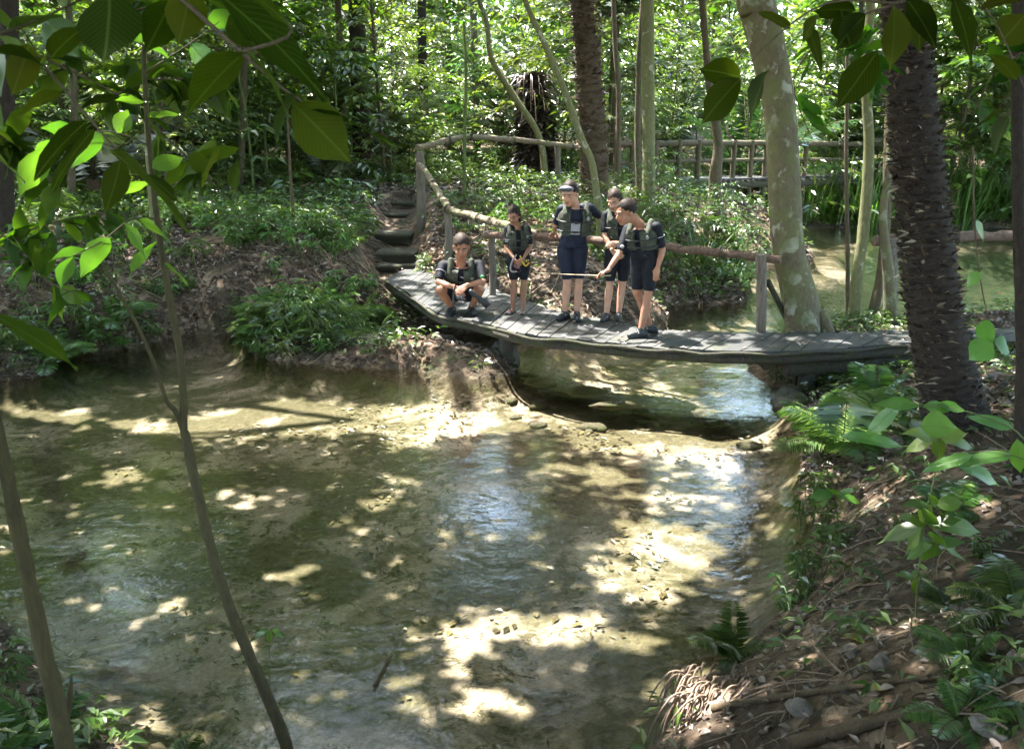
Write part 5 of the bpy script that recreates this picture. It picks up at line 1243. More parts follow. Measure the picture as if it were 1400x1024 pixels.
person("crouching man in black wetsuit and olive life vest, hands clasped between his knees", 11.45,
  dict(head=(631, 336, -.16), neck=(630, 352, -.06), shL=(656, 362, .0), shR=(605, 363, .0), elL=(661, 385, -.18), elR=(599, 386, -.18), wrL=(637, 391, -.42), wrR=(622, 393, -.42),
       pelvis=(630, 404, .18), hipL=(638, 402, .14), hipR=(622, 402, .14), knL=(657, 396, -.30), knR=(601, 397, -.30), ankL=(645, 420, -.05), ankR=(617, 420, -.05)),
  1.10, SK1, SUIT, HAIRG, face=(.05, -1, -.35), squat=True, logo=True, stripe='R', feet_dir=((.25, -1, 0), (-.25, -1, 0)), body_dir=(0, -1, 0),
  hands={'L': dict(d=(-.55, -.5, -.45), palm=(-.3, .4, -.9), curl=.5, ts=-1), 'R': dict(d=(.6, -.4, -.55), palm=(.2, .4, -.9), curl=.6, ts=1)})
person("girl with shoulder-length dark hair and striped sandals, holding a mask", 11.45,
  dict(head=(702, 294, -.07), neck=(706, 305, .0), shL=(721, 313, .02), shR=(694, 313, .0), elL=(725, 337, -.02), elR=(692, 337, -.02), wrL=(716, 353, -.17), wrR=(703, 354, -.17),
       pelvis=(709, 353, .05), knL=(716, 385, .03), knR=(703, 385, .0), ankL=(715, 418, .0), ankR=(701, 420, .0)),
  .84, SK3, SUIT, HAIRD, 'long', face=(-.4, -1, -.35), female=True, sandals=True, stripe='L', feet_dir=((-.1, -1, 0), (-.55, -.8, 0)),
  hands={'L': dict(d=(-.4, -.5, -.75), palm=(-.7, .5, 0), curl=.6, ts=-1), 'R': dict(d=(.3, -.4, -.85), palm=(.8, .3, 0), curl=.6, ts=1)})
person("tall man with white chest print, mask on forehead and one hand on the rail", 11.05,
  dict(head=(778, 264, -.08), neck=(785, 277, -.02), shL=(806, 284, .02), shR=(768, 286, .0), elL=(821, 297, .17), elR=(760, 308, .20), wrL=(833, 297, .26), wrR=(758, 318, .60),
       pelvis=(783, 338, .04), knL=(791, 385, .02), knR=(776, 386, .0), ankL=(789, 428, .0), ankR=(772, 426, .03)),
  1.04, SK2, SUITB, HAIRD, face=(-.45, -1, -.30), mask=True, shirt_front=True, feet_dir=((.0, -1, 0), (-.6, -.9, 0)),
  hands={'R': dict(d=(-.25, .75, -.35), palm=(0, 0, -1), curl=.55, ts=-1), 'L': dict(d=(.75, -.2, -.35), palm=(0, -.3, -1), curl=.35)})
person("young woman with tied brown hair standing behind the others, arms crossed", 10.98,
  dict(head=(840, 273, .02), neck=(843, 285, .06), shL=(861, 294, .10), shR=(828, 294, .06), elL=(862, 325, .0), elR=(826, 322, -.02), wrL=(844, 333, -.14), wrR=(838, 344, -.14),
       pelvis=(845, 346, .08), knL=(851, 388, .08), knR=(834, 388, .04), ankL=(846, 431, .04), ankR=(829, 433, .0)),
  .93, SK2, SUIT, HAIRG, 'pony', face=(-.55, -1, -.40), female=True, feet_dir=((-.15, -1, 0), (-.5, -.9, 0)),
  hands={'L': dict(d=(-.8, -.2, -.1), palm=(0, .9, -.3), curl=.5, ts=1), 'R': dict(d=(.6, -.2, -.4), palm=(0, .9, 0), curl=.4, ts=1)})
_, J5, _ = person("young man leaning forward on the right, pointing a thin stick towards the others", 10.15,
  dict(head=(854, 290, -.06), neck=(867, 299, -.04), shL=(898, 310, -.10), shR=(858, 313, .12), elL=(906, 342, -.08), elR=(846, 348, -.02), wrL=(899, 366, -.14), wrR=(831, 370, -.12),
       pelvis=(882, 352, .04), knL=(886, 402, -.04), knR=(871, 400, .06), ankL=(876, 450, -.08), ankR=(889, 446, .16)),
  .99, SK1, SUIT, HAIRD, face=(-1, -.5, -.22), stripe='L', feet_dir=((-.95, -.35, 0), (-.9, -.1, 0)), body_dir=(-.6, -1, 0),
  hands={'L': dict(d=(-.15, -.1, -1), palm=(.6, .8, 0), curl=.35, ts=-1), 'R': dict(d=(-.85, 0, -.3), palm=(0, -.2, -1), curl=.75, ts=1)})
# things held
a = P(824, 377, y=10.03); b = P(733, 373, y=10.6); o = empty("stick", a, label="thin pale stick held out level by the leaning young man", cat="stick")
mb = MB(); tube(mb, [Vector((.09, -.02, .005)), (0, 0, 0), (b - a) / 2 + Vector((0, 0, -.004)), b - a], [.006, .006, .005, .003], 6, 4); mb.build("shaft", plain('stick_wood', (.50, .40, .24), .6), o)
def snorkel_mask(label, at, rot, lensc, tubec, s=1.0):
    o = empty("diving_mask", at, label=label, cat="diving mask"); Rm = Matrix.Rotation(rot, 3, 'Y')
    m_ = MB(); ico(m_, (0, 0, 0), (.085 * s, .035 * s, .045 * s), 3, Rm, .03, 1); m_.build("frame", lensc, o)
    for sx_ in (-1, 1):
        m_ = MB(); ico(m_, Rm @ Vector((sx_ * .038 * s, -.030 * s, .004)), (.033 * s, .012 * s, .030 * s), 2, Rm); m_.build("lens", GLASSM, o)
    m_ = MB(); tube(m_, [Rm @ Vector(v) for v in ((.09 * s, 0, 0), (.12 * s, .03, -.05 * s), (.06 * s, .03, -.10 * s), (-.05 * s, .02, -.11 * s), (-.10 * s, .02, -.04 * s), (-.085 * s, 0, 0))], .008, 6, 4); m_.build("strap", STRAP, o)
    m_ = MB(); tube(m_, [Rm @ Vector(v) for v in ((.05 * s, -.05 * s, -.07 * s), (-.02, -.06 * s, -.12 * s), (-.10 * s, -.03, -.08 * s), (-.13 * s, 0, .06 * s), (-.12 * s, 0, .22 * s))], .011, 8, 4); m_.build("snorkel_tube", tubec, o)
    return o
snorkel_mask("red and pale snorkel mask dangling from the girl's hands", P(706, 365, y=11.22), .5, RED, PINK, .62)
snorkel_mask("bright yellow mask held against the girl's hip", P(720, 357, y=11.24), -.4, YEL, YEL, .42)
snorkel_mask("dark mask with black snorkel tube hanging between the crouching man's knees", P(629, 408, y=10.92), .2, STRAP, STRAP, .7)
o = empty("swim_fin", P(655, 418, y=11.0), label="black swim fin standing on the planks beside the crouching man's foot", cat="fin")
mb = MB(); V = []
for t, w in ((0, .03), (.35, .035), (.7, .055), (1, .065)):
    for sgn in (-1, 1):
        for th in (-1, 1): c = Vector((-.10 + .22 * t, .0, .18 - .19 * t)); V.append(c + Vector((.7, 0, .7)) * w * sgn * .7 + Vector((0, .008 * th, 0)))
f = []
for i in range(3):
    a_ = i * 4; b_ = a_ + 4; f += [(a_, a_ + 2, b_ + 2, b_), (a_ + 1, b_ + 1, b_ + 3, a_ + 3), (a_, b_, b_ + 1, a_ + 1), (a_ + 2, a_ + 3, b_ + 3, b_ + 2)]
f += [(0, 1, 3, 2), (12, 14, 15, 13)]; mb.add(V, f); mb.build("blade", SHOE, o)
mb = MB(); capsule(mb, (-.10, 0, .18), .032, (-.06, 0, .14), .036); mb.build("foot_pocket", SHOE, o)
# ------------------------------------------------------------------ ground litter, roots, rocks
def litter(n, xr, yr, L0, L1, seed, dens=None):
    rn = np.random.default_rng(seed); x = rn.uniform(*xr, n); y = rn.uniform(*yr, n); z = height(x, y)
    a, b, dd = proj(x, y, z); k = (z > .015) & (dd > 0) & (a > -120) & (a < 1520) & (b < 1120)
    k &= ~((np.abs(x + 2.15) < .55) & (y > 14.3) & (y < 19.9)); k &= vnoise(x, y, .8, 61) + vnoise(x, y, .25, 62) * .6 > .52
    x, y, z = x[k], y[k], z[k]; m_ = len(x)
    an = rn.uniform(0, 6.28, m_); d_ = np.stack([np.cos(an), np.sin(an), rn.normal(.05, .22, m_)], -1); u = np.stack([rn.normal(0, .4, m_), rn.normal(0, .4, m_), np.ones(m_)], -1)
    l = rn.uniform(L0, L1, m_); mb.add  # noqa
    pos = np.stack([x, y, z + rn.uniform(.003, .03, m_)], -1) - d_ * l[:, None] * .5
    return pos, d_, u, l, l * rn.uniform(.28, .6, m_)
mb = MB()
for args, det in [((46000, (-8, 8.5), (6.5, 16), .05, .15, 1), 0), ((19000, (-3.5, 7), (1.8, 8.5), .02, .075, 2), 1), ((34000, (-16, 12), (15, 30), .12, .28, 3), 0)]:
    pos, d_, u, l, w = litter(*args)
    leaf_cloud(mb, pos, d_, u, l, w, .22, .35, detail=det)
rn = np.random.default_rng(17); dp = []
for i in range(260):
    a, b = walk(rn.uniform(0, len(near) - 1.1)); q = a.lerp(b, rn.beta(.6, .6)); dp.append((q.x, q.y, q.z + .014))
an = rn.uniform(0, 6.28, 260); l = rn.uniform(.03, .09, 260); leaf_cloud(mb, dp, np.stack([np.cos(an), np.sin(an), an * 0 + .05], -1), (0, 0, 1), l, l * .45, .2, .1)
mb.build("fallen_leaves", M['litter'], None, smooth=False, kind="stuff", label="dry brown and pinkish fallen leaves covering the banks and slopes", cat="leaf litter")
# low green ground cover over the slopes
def cover(n, xr, yr, L0, L1, seed, thr):
    rn = np.random.default_rng(seed); nc = n // 9; x = rn.uniform(*xr, nc); y = rn.uniform(*yr, nc); z = height(x, y); a, b, dd = proj(x, y, z)
    k = (z > .04) & (dd > 0) & (a > -100) & (a < 1500) & (b < 1100) & (vnoise(x, y, 1.3, 81) * .6 + vnoise(x, y, .45, 82) * .4 > thr) & ~((np.abs(x + 2.15) < .6) & (y > 14) & (y < 20))
    k &= ~((b > 1100 - 1e9) & (x > 1.0) & (y < 9.2) & (rn.random(nc) < .82)); k &= ~((a > 590) & (a < 800) & (b > 290) & (rn.random(nc) < .75))
    x, y, z = [np.repeat(v[k], 9) for v in (x, y, z)]; m_ = len(x); an = rn.uniform(0, 6.28, m_); h = rn.uniform(.02, .16, m_) * (L1 / .1)
    x = x + np.cos(an) * h * .5; y = y + np.sin(an) * h * .5
    l = rn.uniform(L0, L1, m_); leaf_cloud(mb, np.stack([x, y, z + h], -1), np.stack([np.cos(an), np.sin(an), rn.normal(0, .3, m_)], -1), np.stack([rn.normal(0, .3, m_), rn.normal(0, .3, m_), np.ones(m_)], -1), l, l * rn.uniform(.25, .45, m_), .12, .2)
mb = MB(); cover(110000, (-9, 7), (2.3, 16), .04, .12, 91, .43); cover(90000, (-17, 12), (15, 30), .08, .19, 92, .43)
mb.build("ground_cover", M['leaf_herb'], None, smooth=False, kind="stuff", label="low green ground cover growing through the leaf litter", cat="ground cover")
# leaves and debris sunk on the bed
mb = MB(); rn = np.random.default_rng(9); x = rn.uniform(-7, 3.4, 9000); y = rn.uniform(3.3, 12, 9000); z = height(x, y)
k = (z < -.05) & (vnoise(x, y, .9, 71) + .5 * vnoise(x, y, .3, 72) > .78); x, y, z = x[k], y[k], z[k]; m_ = len(x); an = rn.uniform(0, 6.28, m_)
leaf_cloud(mb, np.stack([x, y, z + .015], -1), np.stack([np.cos(an), np.sin(an), an * 0], -1), (0, 0, 1), rn.uniform(.03, .11, m_), rn.uniform(.015, .05, m_), .15, .1)
mb.build("sunken_leaves", M['litter_wet'] if 'litter_wet' in M else M['litter'], None, smooth=False, kind="stuff", label="brown leaves lying on the sandy bed under the clear water", cat="leaf litter")
# twigs
mb = MB(); rk = random.Random(4); cnt = 0
for i in range(1500):
    if i < 800: x = rk.uniform(.6, 6); y = rk.uniform(2.4, 8.5); L = rk.uniform(.10, .5)
    else: x = rk.uniform(-7, 4); y = rk.uniform(11, 18); L = rk.uniform(.2, .9)
    z = hz(x, y)
    if z < .03: continue
    a = rk.uniform(0, 6.28); x2 = x + math.cos(a) * L; y2 = y + math.sin(a) * L; z2 = hz(x2, y2)
    if z2 < 0: continue
    r = rk.uniform(.002, .006) * (1 if i < 800 else 1.8)
    tube(mb, [(x, y, z + r + .012), ((x + x2) / 2 + rk.uniform(-.06, .06) * L, (y + y2) / 2 + rk.uniform(-.06, .06) * L, (z + z2) / 2 + r + rk.uniform(.02, .05)), (x2, y2, z2 + r + .012)], [r, r * .8, r * .4], 4, 2, cap=False)
mb.build("twigs", M['husk'], None, kind="stuff", label="thin dry twigs and rootlets strewn over the banks", cat="twigs")
# fibrous root clump at the near right water's edge
c0 = P(965, 985, z=.12); o = empty("root_clump", c0, label="pale fibrous root clump spilling over the bank at the near water's edge", cat="roots")
mb = MB(); rk = random.Random(12)
for i in range(70):
    sx_ = rk.uniform(-.10, .26); sy_ = rk.uniform(-.02, .30); zt = .10 + rk.uniform(0, .06)
    L = rk.uniform(.08, .26); dx = -rk.uniform(.3, 1.0) + sx_ ; dy = -rk.uniform(.2, .8)
    q = [Vector((sx_, sy_, zt)), Vector((sx_ + dx * L * .4, sy_ + dy * L * .4, zt + .015)), Vector((sx_ + dx * L * .8, sy_ + dy * L * .8, zt - .07)), Vector((sx_ + dx * L, sy_ + dy * L, zt - .16))]
    for v in q: v.z = max(v.z, hz(c0.x + v.x, c0.y + v.y) - c0.z + .006)
    tube(mb, q, [.006, .006, .005, .003], 5, 3, cap=False)
mb.build("fibres", M['husk'], o)
mb = MB(); ico(mb, (.08, .10, .02), (.22, .20, .10), 3, None, .35, 5); mb.build("core", M['husk'], o)
for i, (a, b, z, rx, ry, rz, mt, lab, nm) in enumerate([
  (925, 948, .22, .06, .04, .03, 'rock_pale', "pale smooth stone resting on the fibrous root clump", "stone"), (985, 955, .25, .045, .03, .025, 'rock_pale', "small pale stone right of the one on the root clump", "stone"),
  (1093, 1004, .42, .07, .045, .04, 'rock_pale', "grey-blue angular stone at the bottom of the near bank", "stone"), (1200, 958, .5, .055, .05, .04, 'rock_pale', "grey stone in the sunlit strip of the near bank", "stone"), (1160, 930, .42, .06, .04, .02, 'rock_pale', "flat light stone just above the grey one in the sunlit strip", "stone"),
  (1360, 1000, .95, .08, .05, .03, 'rock_pale', "pale pinkish stone near the lower right corner", "stone"),
  (122, 735, -.40, .07, .05, .05, 'rock', "small dark stone alone on the sandy bed, left side of the pool", "stone"), (600, 478, .10, .30, .25, .18, 'rock', "large dark rock under the left end of the boardwalk", "rock"), (650, 482, .08, .28, .22, .15, 'rock', "wet rock beside the boardwalk's left support", "rock"),
  (565, 474, .10, .22, .18, .12, 'rock', "rounded rock at the left shore below the ferns", "rock"), (690, 485, .1, .18, .2, .2, 'rock', "upright dark rock supporting the boardwalk over the shore", "rock"), (450, 470, .1, .38, .22, .16, 'rock', "low mossy boulder at the far left shore", "rock"), (505, 478, .06, .25, .2, .10, 'rock', "flat mossy rock between the boulder and the rounded rock", "rock"),
  (800, 533, -.06, .26, .10, .055, 'rock', "long dark rock slab breaking the water left of the stream mouth", "rock"), (890, 548, -.05, .36, .10, .07, 'rock', "longest reddish rock ledge across the stream mouth", "rock"), (740, 522, -.05, .2, .09, .05, 'rock', "low rock slab where the pool meets the left shore", "rock"), (975, 562, -.05, .26, .10, .06, 'rock', "low wet slab at the right part of the ledge", "rock"), (700, 512, -.05, .18, .08, .05, 'rock', "thin wet slab nearest the left shore rocks", "rock"),
  (1080, 545, .05, .22, .2, .14, 'rock', "dark rock at the foot of the right bank below the boardwalk", "rock"), (840, 552, -.1, .25, .1, .05, 'rock', "submerged flat stone in front of the ledge", "rock"), (1235, 620, .5, .12, .1, .07, 'rock', "brown stone beside the base of the big dark palm", "stone")]):
    p = P(a, b, z=z); g = hz(p.x, p.y); zc = max(g, z - .05) if z > 0 else z - rz * .35
    o = link(nm, (lambda m_: (ico(m_, (0, 0, 0), (rx, ry, rz), 3, Matrix.Rotation(i * 1.1, 3, 'Z') if rz > .1 or nm == "stone" else None, .34, i + 1), m_.mesh(nm))[1])(MB()), M[mt], None, label=lab, cat=nm); o.location = (p.x, p.y, zc + (rz * .15 if z > 0 else 0))
# small stones along the shallow ledge
rq = random.Random(77)
for i in range(46):
    a = rq.uniform(690, 1085); b = 515 + (a - 690) * .12 + rq.gauss(0, 14); p = P(a, b, z=-.05); g = hz(p.x, p.y); rr_ = rq.uniform(.03, .11); m_ = MB()
    ico(m_, (0, 0, 0), (rr_ * 1.3, rr_, rr_ * .5), 2, Matrix.Rotation(rq.uniform(0, 3), 3, 'Z'), .35, i + 50)
    o = m_.build("ledge_stone", M['rock'], None, label="small brown stone lying on the shallow ledge in front of the boardwalk", cat="stone", group="small stones on the shallow ledge"); o.location = (p.x, p.y, g + rr_ * .15)
# branches and roots on the ground, in the water
def ground_branch(label, pts, r, mt, name="fallen_branch", cat="branch", z=None, lift=.0):
    q = []
    for a, b in pts:
        v = P(a, b, z=z if z is not None else .6)
        if z is None:
            zz = .6
            for _ in range(6): v = P(a, b, z=zz); zz = .5 * zz + .5 * hz(v.x, v.y)
            v = P(a, b, z=zz); v.z = hz(v.x, v.y)
        q.append(v + Vector((0, 0, r * .6 + lift)))
    o = q[0].copy(); mb = MB(); tube(mb, [v - o for v in q], [r * (1 - .6 * i / (len(q) - 1)) for i in range(len(q))], 7, 5, .15, seed=r * 100)
    ob = mb.build(name, mt, None, label=label, cat=cat); ob.location = o; return ob
ground_branch("long dark root running along the bottom of the near bank", [(975, 968), (1060, 955), (1150, 945), (1230, 935), (1300, 930)], .022, M['stem_dark'])
ground_branch("thick dark branch at the very bottom of the near bank", [(1080, 1024), (1150, 1005), (1230, 985), (1330, 980)], .035, M['stem_dark'])
ground_branch("thin pale twig leaning up from the near bank", [(1155, 925), (1130, 900), (1110, 870)], .008, M['husk'])
ground_branch("dark stick lying along the right water's edge", [(1060, 870), (1120, 830), (1185, 795), (1240, 775)], .014, M['stem_dark'])
ground_branch("broken pale stick poking over the water beside the root clump", [(960, 945), (1000, 925), (1024, 915)], .010, M['husk'])
ground_branch("crooked black twig standing out of the pool", [(512, 945), (525, 920), (535, 898)], .010, M['stem_dark'], z=-.02, lift=.03)
ground_branch("thin pale stalk stretched over the water at the near right", [(850, 975), (890, 958), (940, 950)], .004, M['husk'], z=.04)
ground_branch("fallen bough lying behind the standing people's feet", [(740, 405), (800, 392), (870, 385)], .035, M['wood_rail'])
ground_branch("curly bleached vine on the left clearing", [(410, 262), (425, 255), (440, 266), (455, 258), (470, 252)], .02, M['husk'], lift=.06)
ground_branch("dark log lying on the slope behind the girl", [(660, 345), (690, 352), (730, 372)], .05, M['bark_dark'])

# ------------------------------------------------------------------ near leaves
def leafy(name, label, anchors, leaves, mt, stemm, cat="branch", group=None, detail=1, under=False):
    """anchors: twig polylines [(px,py,y)..],r ; leaves: (base px,py, tip px,py, width px, y, turn)"""
    o0 = P(anchors[0][0][0][0], anchors[0][0][0][1], y=anchors[0][0][0][2])
    o = empty(name, o0, label=label, cat=cat, group=group)
    for pts, r in anchors: mb = MB(); tube(mb, [P(a, b, y=y) - o0 for a, b, y in pts], [r * (1 - .6 * i / (len(pts) - 1)) for i in range(len(pts))], 7, 4, .1); mb.build("twig", stemm, o)
    mb = MB()
    for (bx, by, tx, ty, w, y, turn) in leaves:
        b_ = P(bx, by, y=y); t_ = P(tx, ty, y=y - .10 * turn * (1 if turn >= 0 else 1)); d_ = t_ - b_; L = d_.length; W = w / F * y
        view = (Vector((0, 0, CAMH)) - b_).normalized(); up = (view * (.55 if not under else -.30) + Vector((0, 0, 1)) * (.75 if not under else .55) + d_.normalized().cross(view) * (.35 * math.sin(bx * 1.7))).normalized()
        leaf_cloud(mb, [tuple(b_ - o0)], [tuple(d_)], [tuple(up)], [L * 1.04], [W * 1.15], .07 + .05 * math.sin(tx), .16, detail=1)
        st = MB()
    mb.build("foliage", mt, o); return o
leafy("leafy_branch", "overhanging branch with broad dark leaves, top left", [([(200, -40, 1.9), (260, 10, 1.9), (330, 72, 1.85), (385, 120, 1.85), (430, 150, 1.85)], .006), ([(330, 72, 1.85), (400, 40, 1.85), (300, -30, 1.85)], .004)],
 [(338, 70, 246, 144, 62, 1.85, 0), (340, 72, 408, 150, 54, 1.8, .5), (296, -10, 462, 120, 66, 1.9, 0), (150, -12, 150, 90, 76, 1.9, .3), (400, 142, 482, 220, 62, 1.8, 0), (404, 130, 366, 196, 50, 1.85, .5), (420, 150, 542, 180, 18, 1.8, 0), (322, 10, 352, 74, 44, 1.95, .2), (262, -20, 246, 62, 46, 1.9, 0),
  (236, 0, 200, 70, 40, 1.95, 0), (190, -20, 120, 40, 50, 2.0, 0), (310, -30, 400, 20, 50, 1.8, 0), (326, 220, 316, 264, 24, 1.95, 0), (300, 205, 268, 252, 22, 1.95, .3)], M['leaf_big'], M['stem_dark'], under=True)
leafy("leafy_branch", "lower twig with brownish drooping leaves above the fork of the young tree", [([(60, 90, 2.2), (120, 160, 2.2), (160, 205, 2.2), (180, 225, 2.2)], .004)],
 [(150, 205, 272, 300, 50, 2.1, .2), (165, 218, 150, 292, 34, 2.2, .3), (120, 165, 40, 232, 34, 2.2, 0), (110, 150, 170, 120, 26, 2.2, 0), (90, 125, 20, 150, 30, 2.2, .2), (200, 240, 250, 272, 26, 2.2, 0), (60, 90, -10, 60, 46, 2.1, 0), (70, 80, 110, 30, 42, 2.2, 0), (40, 60, 20, 130, 36, 2.1, 0), (130, 175, 60, 250, 30, 2.25, 0)], M['leaf_big'], M['stem_dark'], under=True)
leafy("leafy_branch", "sunny yellow-green leaves on the forked young tree's upper branch", [([(215, 300, 3.1), (180, 300, 3.0), (140, 330, 2.9), (100, 350, 2.8)], .004), ([(205, 200, 3.1), (150, 180, 3.0), (90, 190, 2.9)], .003), ([(198, 100, 3.05), (260, 60, 3.0), (300, 30, 3.0)], .003)],
 [(150, 325, 108, 372, 30, 2.9, 0), (170, 305, 206, 350, 26, 2.95, 0), (120, 340, 66, 350, 26, 2.85, .2), (100, 350, 78, 392, 26, 2.8, 0), (190, 300, 230, 320, 22, 3.0, 0), (140, 182, 96, 224, 28, 2.95, .2), (110, 186, 60, 170, 26, 2.9, 0), (90, 190, 40, 216, 30, 2.85, 0), (160, 182, 176, 150, 22, 3, 0), (230, 80, 196, 54, 24, 3, 0), (260, 60, 292, 96, 26, 3, 0), (285, 40, 320, 10, 24, 3, 0),
  (215, 330, 170, 372, 24, 3.1, 0), (225, 360, 262, 386, 22, 3.1, 0), (205, 250, 165, 262, 24, 3.1, 0), (208, 230, 250, 212, 24, 3.1, 0), (200, 140, 150, 130, 26, 3.05, 0), (202, 160, 244, 150, 24, 3.05, 0), (70, 200, 22, 262, 34, 2.8, 0), (196, 60, 160, 20, 30, 3.0, 0)], M['leaf_young'], M['stem_olive'], under=True)
leafy("leafy_branch", "bright leaves filling the top left corner", [([(-60, 60, 2.5), (20, 40, 2.5), (90, 10, 2.5), (150, -20, 2.5)], .005)],
 [(0, 50, 62, 112, 50, 2.5, 0), (30, 40, -20, 10, 44, 2.5, 0), (60, 25, 110, 80, 42, 2.55, 0), (90, 12, 66, -40, 36, 2.5, 0), (110, 0, 170, 30, 38, 2.5, .2), (-20, 55, 10, 130, 40, 2.4, 0), (-40, 60, -10, 180, 40, 2.4, 0), (10, 40, 80, 10, 30, 2.5, 0), (-30, 200, 40, 240, 30, 2.6, 0), (-30, 300, 30, 330, 34, 2.6, 0)], M['leaf_young'], M['stem_olive'], under=True)
leafy("leafy_branch", "single long grey-green leaf reaching in from the left edge", [([(-90, 400, 1.8), (-40, 420, 1.8), (-8, 432, 1.8)], .005)], [(-12, 430, 108, 488, 34, 1.75, 0)], M['leaf_big'], M['stem_dark'])
leafy("leafy_branch", "hanging branch of broad leaves in front of the dark palm, top right", [([(1330, -60, 3.0), (1270, -20, 3.0), (1225, 5, 3.0), (1180, 20, 3.0)], .008), ([(1225, 5, 3.0), (1130, 5, 2.9), (1050, 60, 2.9), (1012, 106, 2.9)], .004), ([(1300, -40, 3.0), (1360, 30, 2.9), (1400, 120, 2.8)], .004)],
 [(1012, 106, 956, 90, 36, 2.9, 0), (1012, 108, 954, 168, 40, 2.9, .3), (1050, 96, 1014, 170, 40, 2.85, .2), (1185, 20, 1136, 66, 38, 3, 0), (1222, 8, 1226, 98, 42, 2.95, 0), (1240, 0, 1284, 58, 34, 3, 0), (1300, -10, 1342, 82, 40, 3, .2), (1200, 70, 1144, 152, 38, 3, 0), (1270, -20, 1330, -5, 36, 3, 0), (1170, 15, 1110, 8, 34, 3, 0),
  (1150, 15, 1160, 62, 32, 3, 0), (1372, 150, 1318, 176, 30, 2.8, 0), (1380, 160, 1352, 208, 42, 2.8, 0), (1368, 60, 1400, 20, 40, 2.9, 0), (1340, 10, 1398, -10, 40, 2.9, 0), (1390, 110, 1360, 70, 30, 2.8, 0), (1210, 0, 1180, -30, 36, 3, 0), (1120, 20, 1090, 60, 26, 2.9, 0), (1080, 40, 1040, 10, 26, 2.9, 0), (1255, 10, 1262, 70, 30, 3.05, 0), (1100, 30, 1130, 90, 24, 2.95, 0)], M['leaf_big'], M['stem_dark'], under=True)
leafy("vine", "dark vine with yellow-green heart leaves hanging beside the right edge", [([(1330, 200, 3.6), (1332, 300, 3.6), (1340, 380, 3.6), (1352, 440, 3.6), (1360, 470, 3.6)], .004)],
 [(1350, 436, 1346, 478, 26, 3.6, 0), (1356, 468, 1325, 490, 34, 3.55, 0), (1358, 468, 1384, 480, 30, 3.6, 0), (1334, 300, 1350, 330, 12, 3.6, 0), (1340, 370, 1322, 392, 14, 3.6, 0)], M['leaf_young'], M['stem_dark'], cat="vine")
def thick_branch(label, twigs, n, L, w, y, mt, seed, pw=1):
    rq = random.Random(seed); lv = []
    for i in range(n):
        t = rq.choice(twigs); u = rq.random() * (len(t) - 1); j = int(u); u -= j; a = t[j]; b = t[j + 1]
        bx = a[0] + (b[0] - a[0]) * u; by = a[1] + (b[1] - a[1]) * u; yy = a[2] + (b[2] - a[2]) * u; an = rq.uniform(.1, 3.0) if rq.random() < .75 else rq.uniform(-3.0, 0); ll = L * rq.uniform(.65, 1.2)
        lv.append((bx, by, bx + math.cos(an) * ll, by + math.sin(an) * ll * .9, w * rq.uniform(.7, 1.15), yy, rq.uniform(-.6, .9)))
    return leafy("leafy_branch", label, [(t, .006) for t in twigs], lv, M[mt], M['stem_dark'], under=True)
thick_branch("dense dim foliage hanging across the upper left, behind the broad dark leaves", [[(-60, 20, 3.4), (60, 80, 3.5), (160, 130, 3.6), (240, 200, 3.7), (290, 250, 3.7)], [(60, 80, 3.5), (120, 40, 3.6), (200, 10, 3.7), (300, -10, 3.8)], [(160, 130, 3.6), (200, 110, 3.7), (300, 110, 3.8)], [(-60, 150, 3.3), (20, 200, 3.4), (90, 270, 3.4)]], 110, 62, 21, 3.5, 'leaf_mid', 31)
thick_branch("feathery dim branch low on the left, above the water's far corner", [[(-60, 330, 3.6), (20, 320, 3.7), (90, 300, 3.8), (150, 290, 3.8)], [(20, 320, 3.7), (60, 380, 3.7), (100, 400, 3.7)]], 42, 50, 17, 3.6, 'leaf_mid', 32)
thick_branch("leafy twigs with dangling leaves above the pale curved trunk, upper right", [[(1160, -40, 4.5), (1130, 40, 4.6), (1085, 110, 4.7), (1110, 190, 4.7)], [(1420, 60, 4.2), (1360, 100, 4.3), (1330, 160, 4.4)], [(1180, 40, 4.5), (1190, 120, 4.6)]], 46, 46, 15, 4.5, 'leaf_mid', 33)
# young plants of the near right bank, with whorls of shiny leaves
def whorl(cx, cy, r, w, y, n, ph=0, squash=.45, seed=0):
    rq = random.Random(seed); out = []
    for i in range(n):
        a = ph + i * 6.283 / n + rq.uniform(-.2, .2); r_w = .8; rr_ = r * .86 * rq.uniform(.7, 1.15)
        out.append((cx + math.cos(a) * 4, cy, cx + math.cos(a) * rr_, cy + math.sin(a) * rr_ * squash + 4, w * .78 * rq.uniform(.75, 1.2), y, -math.sin(a) * .9))
    return out
def plant(label, stem, y, wh, mt='leaf_young', r=.005):
    st = [(a, b, y) for a, b in stem]; lv = []
    for k in wh: lv += whorl(*k[:4], y, *k[4:])
    root = leafy("young_plant", label, [(st, r)], lv, M[mt], M['stem_green'], cat="plant"); return root
plant("tallest young plant of the near right bank, with whorls of shiny broad leaves", [(1246, 985), (1250, 900), (1254, 800), (1266, 705), (1280, 640), (1284, 590)], 3.75, [(1268, 716, 84, 34, 7, .2, .5, 1), (1276, 690, 60, 26, 5, .9, .5, 2), (1284, 600, 66, 30, 5, .3, .35, 3), (1256, 790, 40, 18, 4, .5, .5, 4)])
plant("second young plant, thin stem just right of the tallest one", [(1282, 960), (1276, 880), (1274, 810), (1278, 740)], 3.9, [(1279, 742, 70, 28, 6, .6, .45, 5), (1275, 850, 44, 16, 4, .1, .5, 6)])
plant("small leafy plant low between the two tall stems and the right edge", [(1315, 900), (1312, 860), (1315, 820)], 4.1, [(1315, 822, 50, 22, 6, .2, .5, 8), (1312, 860, 36, 16, 4, .9, .5, 9)])
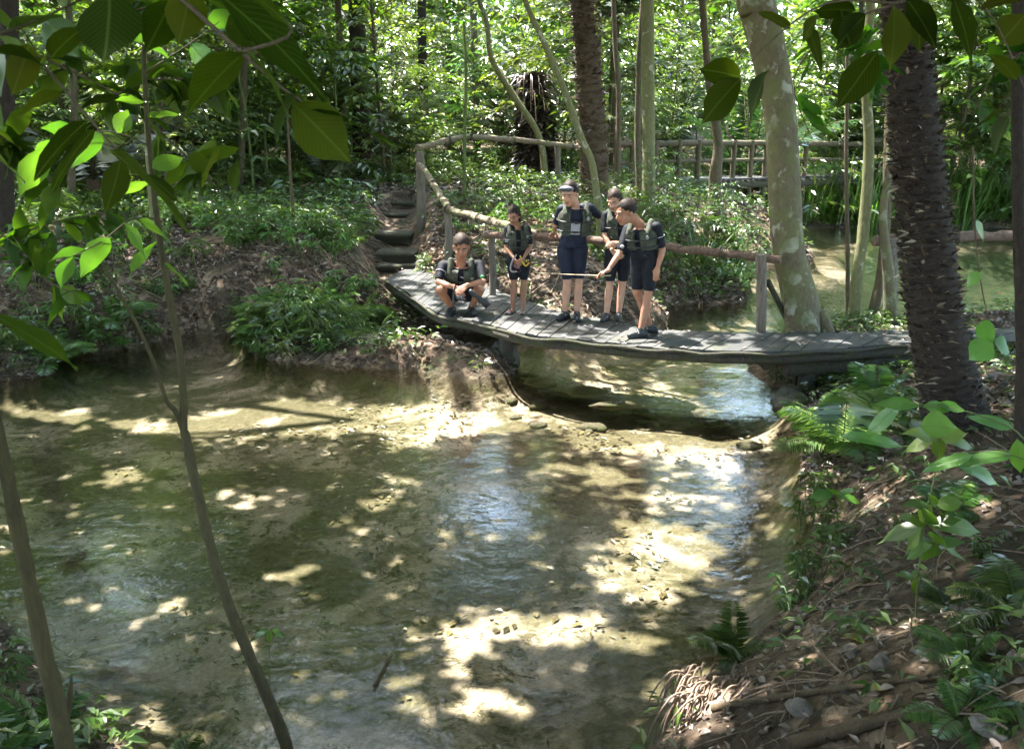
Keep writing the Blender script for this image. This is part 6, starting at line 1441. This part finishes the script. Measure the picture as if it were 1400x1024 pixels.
plant("broad-leaved seedling at the right water's edge below the big fern", [(1150, 770), (1146, 720), (1142, 675)], 5.9, [(1142, 676, 50, 20, 6, .2, .5, 10), (1146, 725, 46, 18, 5, .8, .5, 11)])
plant("slim seedling with a tuft of four leaves standing in the near water", [(368, 960), (369, 920), (368, 866)], 3.9, [(368, 862, 28, 13, 5, .4, .4, 12)], r=.003)
plant("low plant with yellowish leaves beside the sunlit stones", [(1085, 960), (1084, 935), (1086, 918)], 3.8, [(1086, 920, 30, 14, 6, .3, .5, 13)])
plant("tuft of leaves reaching over the water at the near bank", [(1128, 870), (1124, 850), (1118, 832)], 4.6, [(1118, 834, 36, 15, 6, .5, .5, 14)])
plant("pale shining seedling between the fern and the dark palm", [(1234, 598), (1232, 575), (1236, 552)], 6.9, [(1236, 554, 22, 10, 7, .2, .6, 15), (1230, 574, 24, 10, 6, .5, .6, 16)])
leafy("leafy_branch", "long arching shoot with pointed leaves coming in from the right, sunlit", [([(1430, 640, 3.6), (1390, 590, 3.6), (1340, 568, 3.6), (1290, 556, 3.6), (1235, 552, 3.6)], .004), ([(1430, 660, 3.6), (1400, 628, 3.6), (1350, 618, 3.6), (1300, 620, 3.6)], .004)],
 [(1262, 554, 1192, 546, 22, 3.6, 0), (1300, 560, 1262, 552, 18, 3.6, 0), (1320, 562, 1276, 548, 20, 3.6, 0), (1385, 585, 1330, 566, 20, 3.6, 0), (1258, 582, 1308, 582, 40, 3.5, .6), (1384, 622, 1300, 628, 24, 3.6, 0), (1310, 636, 1372, 658, 26, 3.6, 0), (1330, 622, 1262, 640, 18, 3.6, 0), (1390, 600, 1396, 650, 22, 3.6, 0), (1230, 552, 1180, 600, 20, 3.6, 0), (1150, 596, 1240, 604, 20, 3.6, 0)], M['leaf_young'], M['stem_green'])
# single leaves lying on things
for i, (a, b, z, L, mt, lab) in enumerate([(574, 388, .625, .10, 'leaf_yellow', "yellow leaf lying on the boardwalk left of the crouching man"), (558, 398, .625, .07, 'leaf_yellow', "smaller yellow leaf near the boardwalk's left edge"), (1164, 893, None, .16, 'leaf_yellow', "large ochre dead leaf on the near bank"), (1190, 1000, None, .14, 'leaf_yellow', "ochre leaf at the bottom of the near bank"), (945, 930, .005, .07, 'leaf_yellow', "orange leaf floating by the root clump")]):
    p = P(a, b, z=z if z else .5)
    if z is None: p.z = hz(p.x, p.y) + .03
    mb = MB(); leaf_cloud(mb, [(-L / 2, 0, 0)], [(1, .2, .1)], [(0, -.2, 1)], [L], [L * .5], .15, .2, detail=1); o = mb.build("fallen_leaf", M[mt], None, label=lab, cat="leaf"); o.location = p; o.rotation_euler = (0, 0, i)
